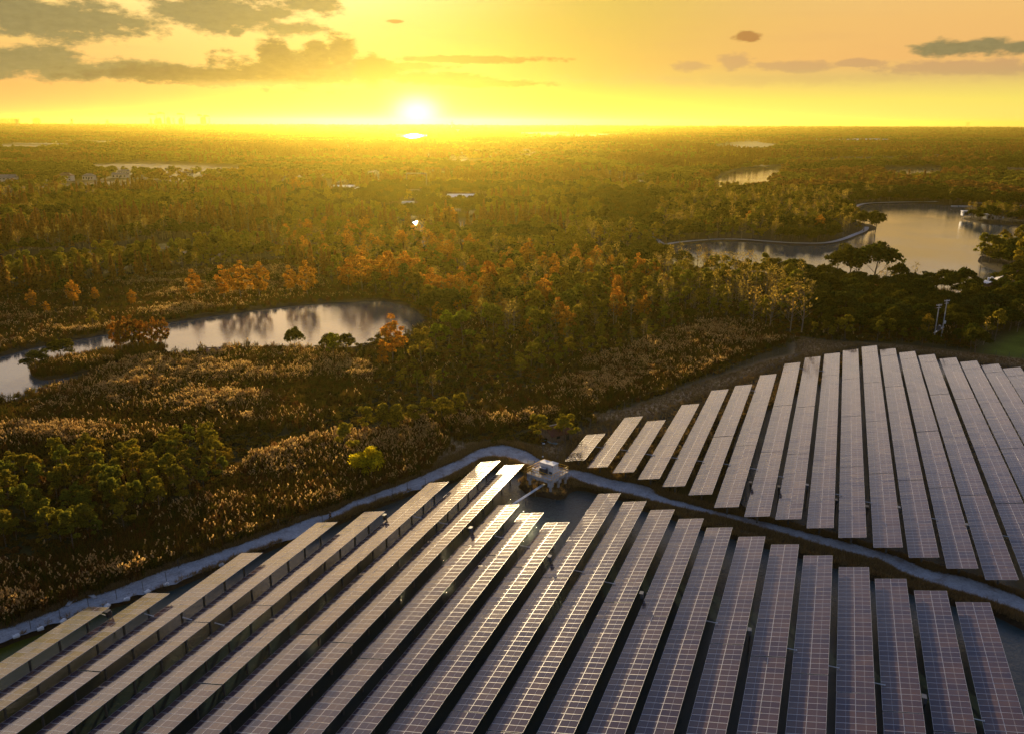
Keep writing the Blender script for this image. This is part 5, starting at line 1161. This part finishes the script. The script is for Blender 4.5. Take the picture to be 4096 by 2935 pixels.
# ---- the near left belt and the mixed middle wood -------------------------------------------------
def reg(pts): return world(pts)
REG = [  # name, outline (of the tree feet), step in metres, mix, height factor, label phrase
 ('near belt', reg([(-150, 2290), (0, 2250), (250, 2205), (420, 2160), (560, 2090), (720, 2045), (880, 1960), (1000, 1850), (960, 1800), (820, 1770), (600, 1810), (300, 1850), (-150, 1930)]), 3.3, dict(broadleaf_tree=.8, bare_tree=.12, shrub=.08), .60, 'in the near left belt above the road'),
 ('green strip', reg([(-200, 1190), (0, 1165), (250, 1135), (600, 1085), (900, 1045), (1070, 1015), (1080, 985), (900, 985), (700, 1010), (450, 1040), (200, 1075), (-200, 1110)]), 4.2, dict(broadleaf_tree=.75, evergreen_tree=.25), .95, 'in the green strip between canal and reeds'),
 ('pond wood', reg([(1100, 1030), (1200, 1050), (1400, 1110), (1600, 1150), (1750, 1190), (1800, 1250), (1950, 1350), (2150, 1380), (2400, 1330), (2600, 1290), (2700, 1240), (2650, 1130), (2400, 1050), (2000, 1000), (1500, 930), (1150, 940)]), 5.2, dict(broadleaf_tree=.50, autumn_tree=.11, bare_tree=.20, evergreen_tree=.10, shrub=.09), 1.0, 'in the wood right of the left pond'),
 ('scrub wood', reg([(1560, 1420), (1750, 1390), (1950, 1350), (2150, 1380), (2400, 1330), (2600, 1290), (2750, 1280), (2720, 1340), (2500, 1400), (2300, 1470), (2050, 1560), (1850, 1600), (1650, 1600), (1560, 1540)]), 4.0, dict(bare_tree=.28, broadleaf_tree=.20, shrub=.40, sapling=.12), .62, 'in the brown scrub above the hut'),
 ('bare stand', reg([(2600, 1080), (2800, 1060), (3000, 1090), (3200, 1140), (3250, 1230), (3150, 1290), (2950, 1270), (2700, 1260), (2600, 1200)]), 4.8, dict(bare_tree=.6, broadleaf_tree=.25, evergreen_tree=.15), 1.05, 'in the pale bare stand left of the evergreens'),
 ('evergreen belt', reg([(2500, 1015), (2600, 1000), (2700, 1040), (2900, 1080), (3200, 1120), (3500, 1150), (3750, 1200), (3900, 1230), (3960, 1300), (3880, 1400), (3760, 1370), (3500, 1350), (3250, 1330), (3150, 1290), (3230, 1200), (3000, 1100), (2700, 1080)]), 5.0, dict(evergreen_tree=.95, shrub=.05), .86, 'in the dense belt between the lake and the far field'),
 ('right corner wood', reg([(3900, 1230), (4000, 1260), (4120, 1180), (4300, 1200), (4400, 1300), (4100, 1310), (3980, 1350), (3900, 1400), (3940, 1310)]), 5.0, dict(evergreen_tree=.9, shrub=.1), 1.05, 'in the right corner below the lake house'),
 ('shore spit wood', reg([(3930, 1050), (4010, 1010), (4096, 1000), (4300, 980), (4400, 1080), (4096, 1120), (4000, 1095), (3975, 1075)]), 5.0, dict(evergreen_tree=.7, broadleaf_tree=.3), 1.0, 'on the shore right of the lake'),
 ('peninsula', reg([(2640, 950), (2800, 942), (3000, 945), (3150, 955), (3300, 955), (3400, 930), (3460, 905), (3440, 880), (3390, 860), (3400, 820), (3300, 790), (3000, 770), (2800, 790), (2640, 850), (2620, 920)]), 6.0, dict(bare_tree=.42, broadleaf_tree=.25, evergreen_tree=.30, autumn_tree=.03), 1.1, 'on the peninsula in front of the right lake'),
 ('islet', reg([(3960, 855), (4000, 848), (4096, 850), (4200, 860), (4200, 885), (4096, 885), (3990, 872)]), 7.0, dict(evergreen_tree=.7, broadleaf_tree=.3), .9, 'on the cabin islet in the lake'),
]
OPEN = [f for f in REEDS[:4]]+Z_DRY+[Z_BACK]
CL = world([(1230, 1800), (1450, 1700), (1520, 1690), (1560, 1740), (1300, 1830), (1150, 1860), (950, 1900), (980, 1850)])
ADJ = dict(evergreen_tree='round dark evergreen', autumn_tree='orange autumn tree', broadleaf_tree='olive leafy tree', bare_tree='nearly bare brown tree', redwood_tree='rusty narrow conifer', shrub='brown low shrub', sapling='small round-headed sapling')
CAND = []       # kind, x, y, scale, distance, phrase
def notfixed(P):
    ok = np.ones(len(P), bool)
    for x, y, r__ in FIXED: ok &= (P[:, 0]-x)**2+(P[:, 1]-y)**2 > (r__*.8)**2
    return ok
HOUSES_CLEAR = [(*at(2235, 1745)[:2], 5.5), (*at(3990, 1150)[:2], 22), (*at(4030, 1120)[:2], 16), (*at(3734, 1368)[:2], 4), (*at(3765, 1347)[:2], 4)]
for nm, poly, step, mixd, hf, ph in REG:
    P = jitter_grid(poly, step); P = P[free(P, .8) & in_view(P) & notfixed(P)]
    for x, y, r__ in HOUSES_CLEAR: P = P[np.hypot(P[:, 0]-x, P[:, 1]-y) > r__]
    ks = list(mixd); cw = np.cumsum([mixd[k_] for k_ in ks]); f = fbm(P[:, 0]*.06+50, P[:, 1]*.04, 2)
    u = np.clip(rng.random(len(P))*.55+(f-.25)*.9, 0, .999)*cw[-1]
    for (x, y), q in zip(P, u):
        k_ = ks[int(np.searchsorted(cw, q))]; CAND.append((k_, x, y, hf*random.uniform(.6, 1.25), math.hypot(x, y), ph))
REGP = [r_[1] for r_ in REG]
# ---- the wide mixed woodland out to 800 m
wedge = np.array([[r__*math.sin(a), r__*math.cos(a)] for r__, a in [(200, -.66), (200, .66), (1080, .66), (1080, -.66)]])
P = jitter_grid(wedge, 5.7); P = P[free(P, 1.0) & in_view(P, 60)]
d_ = np.hypot(P[:, 0], P[:, 1]); P = P[(d_ > 255) & (d_ < 820)]
for q in REGP+OPEN: P = P[~inside(P, q)]
P = P[notfixed(P)]; P = P[clear_of(P)]
q_ = to_px(np.column_stack([P, np.zeros(len(P))]))
stand = fbm(P[:, 0]*.011+3, P[:, 1]*.016+7, 3); st2 = fbm(P[:, 0]*.03+30, P[:, 1]*.03+70, 2)
for (x, y), (px_, py_), a, b_ in zip(P, q_, stand, st2):
    left = px_ < 1150; rgt = px_ > 2400; z_ = (a-.5)*2.2+.5+random.uniform(-.12, .12)
    if left: k_ = 'redwood_tree' if z_ < .42 else 'bare_tree' if z_ < .55 else 'evergreen_tree' if z_ < .68 else 'broadleaf_tree'
    elif rgt: k_ = 'evergreen_tree' if z_ < .62 else 'bare_tree' if z_ < .76 else 'broadleaf_tree' if z_ < .95 or py_ > 900 else 'redwood_tree'
    else: k_ = 'evergreen_tree' if z_ < .40 else 'broadleaf_tree' if z_ < .78 else 'bare_tree' if z_ < .88 else 'autumn_tree' if b_ > .74 else 'redwood_tree'
    ph = 'in the dark wood beyond the left canal' if left else 'in the woodland behind the right lake' if rgt else 'in the sunlit woodland below the glare'
    CAND.append((k_, x, y, random.uniform(.6, 1.3)*(.8+.5*b_)*(.85 if rgt and py_ > 980 else 1.0), math.hypot(x, y), ph))
CAND.sort(key=lambda c: c[4])
LIM = 285; rest = {}
for k_, x, y, s_, d__, ph in CAND:
    if CNT.get(k_, 0) < LIM:
        whole = d__ > 330
        place(k_, x, y, s_, f'{ADJ[k_]} {ph}', f'{ADJ[k_]}s {ph}', None, whole, random.uniform(.9, 1.12))
    else: rest.setdefault(k_, []).append((x, y, s_))
STN = dict(evergreen_tree='evergreen_woodland', autumn_tree='autumn_woodland', broadleaf_tree='leafy_woodland', bare_tree='bare_woodland', redwood_tree='rusty_woodland', shrub='shrubbery', sapling='sapling_thicket')
for k_, L_ in rest.items():
    A = np.array(L_); n = len(A)
    scatter(STN[k_], np.column_stack([A[:, :2], np.zeros(n)]), A[:, 2], rng.uniform(0, 6.28, n), rng.integers(0, NV[k_], n), [proto(k_, v)[2] for v in range(NV[k_])], f'{ADJ[k_]}s filling the middle distance', scz=A[:, 2]*rng.uniform(.85, 1.15, n))
print('kinds', CNT, {k_: len(v) for k_, v in rest.items()})

# ---- far woodland: coarse crowns
def coarse(kind, seed):
    r = np.random.default_rng(seed); n = 7
    if kind == 'cone':
        m_ = 90; z = 1+10*r.uniform(0, 1, m_)**1.2; a = r.uniform(0, 6.28, m_); q = 2.2*(1-(z-1)/10.5)
        return quads(np.stack([np.cos(a)*q, np.sin(a)*q, z], 1), np.stack([np.cos(a), np.sin(a), a*0+.6], 1), 1.3, r)
    c = [(r.normal(0, 1.7), r.normal(0, 1.7), 4.5+r.normal(0, 1.5)) for _ in range(n)]
    return blobs(c, r.uniform(1.3, 2.1, n), 22, 1.25, r, .9)
for q_, lf in (('leaf_ever', [(.050, .066, .014), (.075, .080, .016)]), ('leaf_brown', [(.20, .105, .032), (.15, .09, .028)]), ('leaf_olive', [(.17, .16, .028), (.13, .14, .026)]), ('leaf_gold', [(.22, .16, .025), (.25, .16, .028)])): M['far_'+q_] = leafmat('far_'+q_, lf, .4, .22)
CO = {}
for k_, lf in (('evergreen', 'leaf_ever'), ('brown', 'leaf_brown'), ('olive', 'leaf_olive'), ('cone', 'leaf_brown'), ('gold', 'leaf_gold')):
    CO[k_] = [mesh_np('far_crown', *coarse(k_, 11+s_), M['far_'+lf]) for s_ in range(2)]
def wedge_pts(r0, r1, dens_step):
    n = int(.5*1.36*(r1*r1-r0*r0)/dens_step**2); r__ = np.sqrt(rng.uniform(r0*r0, r1*r1, n)); a = rng.uniform(-.68, .68, n)
    return np.stack([r__*np.sin(a), r__*np.cos(a)], 1)
FWD = {}
for r0, r1, step, big in ((800, 1500, 7.6, 1.05), (1500, 2800, 10, 1.35), (2800, 6000, 17, 2.2), (6000, 12000, 38, 4.2)):
    P = wedge_pts(r0, r1, step); P = P[in_view(P, 40)]
    if r0 < 3000: P = P[free(P, 3)]; P = P[clear_of(P)]
    a = fbm(P[:, 0]*.0035+11, P[:, 1]*.0055+3, 3); b_ = fbm(P[:, 0]*.012+1, P[:, 1]*.012+9, 2)+rng.uniform(-.06, .06, len(P))
    gap = fbm(P[:, 0]*.0022+90, P[:, 1]*.0012+40, 3); P_ok = (gap < (.60 if r0 > 2000 else .65)) | (rng.random(len(P)) < .25)
    P, a, b_ = P[P_ok], a[P_ok], b_[P_ok]
    kk = np.where(a < .40, 0, np.where(a < .50, 1, np.where(a < .60, 2, 3))); kk = np.where((b_ > .72) & (a > .5), 4, kk); kk = np.where(b_ < .27, 0, kk)
    for i, nm in enumerate(('evergreen', 'brown', 'olive', 'cone', 'gold')):
        s_ = P[kk == i]; FWD.setdefault(nm, []).append(np.column_stack([s_, np.zeros(len(s_)), big*rng.uniform(.8, 1.25, len(s_))]))
# dark conifer rows on the right
for (a, b_, n) in ((k5([(0, 165), ])[0], k5([(400, 200)])[0], 150), (k5([(440, 205)])[0], k5([(640, 235)])[0], 80), (m4([(1500, 150)])[0], m4([(2268, 185)])[0], 200), (m4([(1950, 280)])[0], m4([(2268, 330)])[0], 120)):
    pa_, pb = at(*a)[:2], at(*b_)[:2]; t_ = rng.uniform(0, 1, n*3)[:, None]
    s_ = pa_+(pb-pa_)*t_+rng.normal(0, 7, (n*3, 2)); FWD['cone'].append(np.column_stack([s_, np.zeros(len(s_)), rng.uniform(1.1, 1.9, len(s_))]))
tot = 0
for nm, L_ in FWD.items():
    A = np.concatenate(L_); n = len(A); tot += n
    scatter('far_'+nm+'_wood', A[:, :3], A[:, 3], rng.uniform(0, 6.28, n), rng.integers(0, 2, n), CO[nm], f'distant {nm} woodland reaching to the horizon', scz=A[:, 3]*rng.uniform(.7, 1.15, n)*np.where(A[:, 3] > 1.7, .62, 1))
print('far', tot)

# ================================================================== REEDS, GRASS
def reed_mesh(seed, plume, n=26, rad=.75, h=1.9):
    r = np.random.default_rng(seed); V = []; F = []; mi = []
    for i in range(n):
        a = r.uniform(0, 6.28); q = rad*math.sqrt(r.uniform(0, 1)); x, y = q*math.cos(a), q*math.sin(a); hh = h*r.uniform(.6, 1.1)
        dx, dy = r.normal(0, .22), r.normal(0, .22); b = r.uniform(0, 3.14); wx, wy = math.cos(b)*.045, math.sin(b)*.045; k_ = len(V)
        V += [(x-wx, y-wy, 0), (x+wx, y+wy, 0), (x+dx*.5+wx, y+dy*.5+wy, hh*.6), (x+dx*.5-wx, y+dy*.5-wy, hh*.6)]; F.append((k_, k_+1, k_+2, k_+3)); mi.append(0)
        k_ = len(V); V += [(x+dx*.5-wx, y+dy*.5-wy, hh*.6), (x+dx*.5+wx, y+dy*.5+wy, hh*.6), (x+dx+wx*.3, y+dy+wy*.3, hh), (x+dx-wx*.3, y+dy-wy*.3, hh)]; F.append((k_, k_+1, k_+2, k_+3)); mi.append(0)
        # leaf blades hanging out
        for q2 in range(2):
            k_ = len(V); z0_ = hh*r.uniform(.3, .8); a2 = r.uniform(0, 6.28); ex, ey = .38*math.cos(a2), .38*math.sin(a2)
            V += [(x, y, z0_), (x, y, z0_+.06), (x+ex, y+ey, z0_+.18), (x+ex*.9, y+ey*.9, z0_+.10)]; F.append((k_, k_+1, k_+2, k_+3)); mi.append(0)
        if r.random() < plume:
            k_ = len(V); c = np.array([x+dx, y+dy, hh]); s1, s2 = r.uniform(.05, .09), r.uniform(.16, .30)
            V += [tuple(c+(-wx*2, -wy*2, -.05)), tuple(c+(wx*2, wy*2, -.05)), tuple(c+(wx*1.6+dx*.5, wy*1.6+dy*.5, s2)), tuple(c+(-wx*1.2+dx*.5, -wy*1.2+dy*.5, s2))]; F.append((k_, k_+1, k_+2, k_+3)); mi.append(1)
            k_ = len(V); V += [tuple(c+(wy*2, -wx*2, -.05)), tuple(c+(-wy*2, wx*2, -.05)), tuple(c+(-wy*1.6+dx*.5, wx*1.6+dy*.5, s2)), tuple(c+(wy*1.2+dx*.5, -wx*1.2+dy*.5, s2))]; F.append((k_, k_+1, k_+2, k_+3)); mi.append(1)
    return mesh_np('reed_clump', np.array(V), np.array(F), [M['reed_stem'], M['reed_plume']], mi)
RM = [reed_mesh(1, .02), reed_mesh(2, .09), reed_mesh(3, .75, 24), reed_mesh(4, .95, 22)]
def patchmask(P, c): return fbm(P[:, 0]*.045+c, P[:, 1]*.09+c, 3)
RN = ['reed_field', 'roadside_reeds', 'hillside_reeds', 'pond_bank_reeds', 'island_reeds']
RL = ['brown and gold reeds with pale plumes covering the field below the left pond', 'green-brown reeds along the upper side of the gravel road', 'olive and rusty reeds on the rise above the hut', 'dull brown reeds on the far bank of the left pond', 'dark red-brown reeds and scrub covering the island']
PLUMEP = [world(p) for p in (k6([(640, 800), (780, 760), (1000, 710), (1180, 720), (1330, 740), (1300, 790), (1000, 790), (860, 800), (780, 850), (700, 930), (620, 900)]), k6([(1120, 930), (1180, 860), (1300, 830), (1450, 840), (1460, 880), (1300, 930), (1180, 960)]), k6([(270, 900), (420, 850), (560, 840), (560, 900), (450, 960), (280, 990)]), k6([(370, 1070), (560, 1040), (620, 1060), (420, 1110)]), k7([(1640, 760), (1900, 640), (2200, 660), (2050, 800), (1750, 900), (1500, 900)]), k6([(880, 235), (1100, 200), (1300, 190), (1100, 230), (900, 250)]), k6([(500, 760), (720, 680), (790, 680), (760, 710), (520, 780)]))]
for i, poly in enumerate(REEDS):
    step = (1.15, .95, 1.15, 1.7, 1.1)[i]
    P = jitter_grid(poly, step); P = P[free(P, .05, pads=.4) & in_view(P, 40)]
    if i == 0: P = P[~inside(P, CL)]
    P = P[np.hypot(P[:, 0]-HOUSES_CLEAR[0][0], P[:, 1]-HOUSES_CLEAR[0][1]) > 6]
    m1 = patchmask(P, 10+i); inp = np.zeros(len(P), bool)
    for q in PLUMEP: inp |= sdist(P, q) > rng.normal(.8, 2.0, len(P))
    v = np.clip((m1-.25)*2.2+rng.normal(0, .22, len(P)), 0, .999)
    idx = np.where(inp, np.where(rng.random(len(P)) < .30, 3, np.where(rng.random(len(P)) < .35, 2, 1)), np.where(v > .97, 2, np.where(v > .5, 1, 0)))
    hgt = (.45+1.0*m1)*rng.uniform(.75, 1.25, len(P))*(.85 if i in (3,) else 1.)
    keep = rng.random(len(P)) < (.92 if i != 1 else 1)
    n = keep.sum()
    scatter(RN[i], np.column_stack([P[keep], np.full(n, -.05)]), rng.uniform(.8, 1.25, n), rng.uniform(0, 6.28, n), idx[keep], RM, RL[i], scz=hgt[keep])
    print(RN[i], n)
UND = world([(-200, 2535), (0, 2510), (300, 2400), (646, 2275), (950, 2175), (1254, 2063), (1500, 1972), (1700, 1890), (1780, 1840), (1900, 1835), (2130, 1790), (2180, 1780), (2330, 1720), (2500, 1620), (2800, 1520), (3020, 1430), (3170, 1370), (3300, 1360), (3700, 1375), (3900, 1400), (3900, 1200), (3400, 1080), (2600, 1000), (1500, 1000), (-200, 1180)])
P = jitter_grid(UND, 1.75); P = P[free(P, .1, pads=.3) & in_view(P, 40)]
for q in REEDS+[Z_BACK]: P = P[~inside(P, q)]
P = P[(~inside(P, CL)) | (rng.random(len(P)) < .25)]
for q in Z_DRY: P = P[(~inside(P, q)) | (rng.random(len(P)) < .12)]
def weed(seed):
    r = np.random.default_rng(seed); n = 5; c = [(r.normal(0, .55), r.normal(0, .55), .3+abs(r.normal(0, .2))) for _ in range(n)]
    V, F = blobs(c, r.uniform(.3, .6, n), 26, .24, r, .7); V[:, 2] = np.maximum(V[:, 2], 0); return mesh_np('weed_clump', V, F, M['leaf_shrub'])
WM = [weed(1), weed(2)]+RM[:2]
n = len(P); f1 = fbm(P[:, 0]*.06+4, P[:, 1]*.06, 3)
idx = np.where(f1+rng.normal(0, .1, n) > .55, 2+rng.integers(0, 2, n), rng.integers(0, 2, n)); sc1 = rng.uniform(.7, 1.5, n)
scatter('undergrowth', np.column_stack([P, np.zeros(n)]), sc1, rng.uniform(0, 6.28, n), idx, WM, 'brown and olive undergrowth between the trees and reeds', scz=sc1*rng.uniform(.5, 1., n))
print('under', n)
# dry grass tufts on the open ground and banks
def tuft(seed):
    r = np.random.default_rng(seed); V = []; F = []
    for i in range(22):
        a = r.uniform(0, 6.28); x, y = r.normal(0, .22), r.normal(0, .22); h = r.uniform(.15, .5); k_ = len(V); wx, wy = math.cos(a)*.03, math.sin(a)*.03; dx, dy = r.normal(0, .18), r.normal(0, .18)
        V += [(x-wx, y-wy, 0), (x+wx, y+wy, 0), (x+dx+wx*.3, y+dy+wy*.3, h), (x+dx-wx*.3, y+dy-wy*.3, h)]; F.append((k_, k_+1, k_+2, k_+3))
    return mesh_np('grass_tuft', np.array(V), np.array(F), M['drygrass'])
GT = [tuft(1), tuft(2)]
Ps = []
for q in Z_DRY: Ps.append(jitter_grid(q, .75))
Ps.append(jitter_grid(Z_BACK, 1.1))
for side, off in ((R1U, 1), (R1L, -1)):        # road verges
    d = np.gradient(side, axis=0); d /= np.linalg.norm(d, axis=1)[:, None]+1e-9; nn = np.stack([-d[:, 1], d[:, 0]], 1)*off
    for k in range(60): Ps.append(side+nn*abs(rng.normal(0, .9, (len(side), 1)))+d*rng.uniform(-2, 2, (len(side), 1)))
sp = grow(WP['front'], .9); 
for k in range(14):
    a = sp; bb = np.roll(sp, -1, 0); L_ = np.linalg.norm(bb-a, axis=1); m_ = np.maximum(1, (L_/1.2).astype(int))
    Ps.append(np.concatenate([a[j]+(bb[j]-a[j])*rng.random((m_[j], 1))+rng.normal(0, .5, (m_[j], 2)) for j in range(len(a)) if L_[j] < 60]))
mp_ = at(2190, 1950)[:2]; Ps.append(mp_+rng.normal(0, 3.0, (260, 2)))
P = np.concatenate(Ps); P = P[free(P, .15, False, -.45) & in_view(P, 20)]; P = P[(np.hypot(P[:, 0]-6.6, P[:, 1]-136.2) > 4.6) | (rng.random(len(P)) < .12)]; n = len(P)
scatter('dry_grass', np.column_stack([P, np.zeros(n)]), rng.uniform(.7, 1.4, n), rng.uniform(0, 6.28, n), rng.integers(0, 2, n), GT, 'tan dry grass on the verges and open slopes', scz=rng.uniform(.6, 1.5, n))
print('grass', n)
# ================================================================== HAZE
hz = bpy.data.materials.new('haze'); hz.use_nodes = True; t = NT(hz.node_tree); t.n.clear()
pv = t.node('ShaderNodeVolumePrincipled'); pv.inputs['Color'].default_value = (1, .82, .13, 1)
pv.inputs['Density'].default_value = 4.2e-5; pv.inputs['Anisotropy'].default_value = .78
o_ = t.node('ShaderNodeOutputMaterial'); t.l.new(pv.outputs[0], o_.inputs['Volume'])
mb = MB().box((0, 0, 64), (54000, 54000, 140)); ho = mb.obj('haze', [hz]); tag(ho, 'thin warm evening haze over the whole plain', None, None, 'stuff')
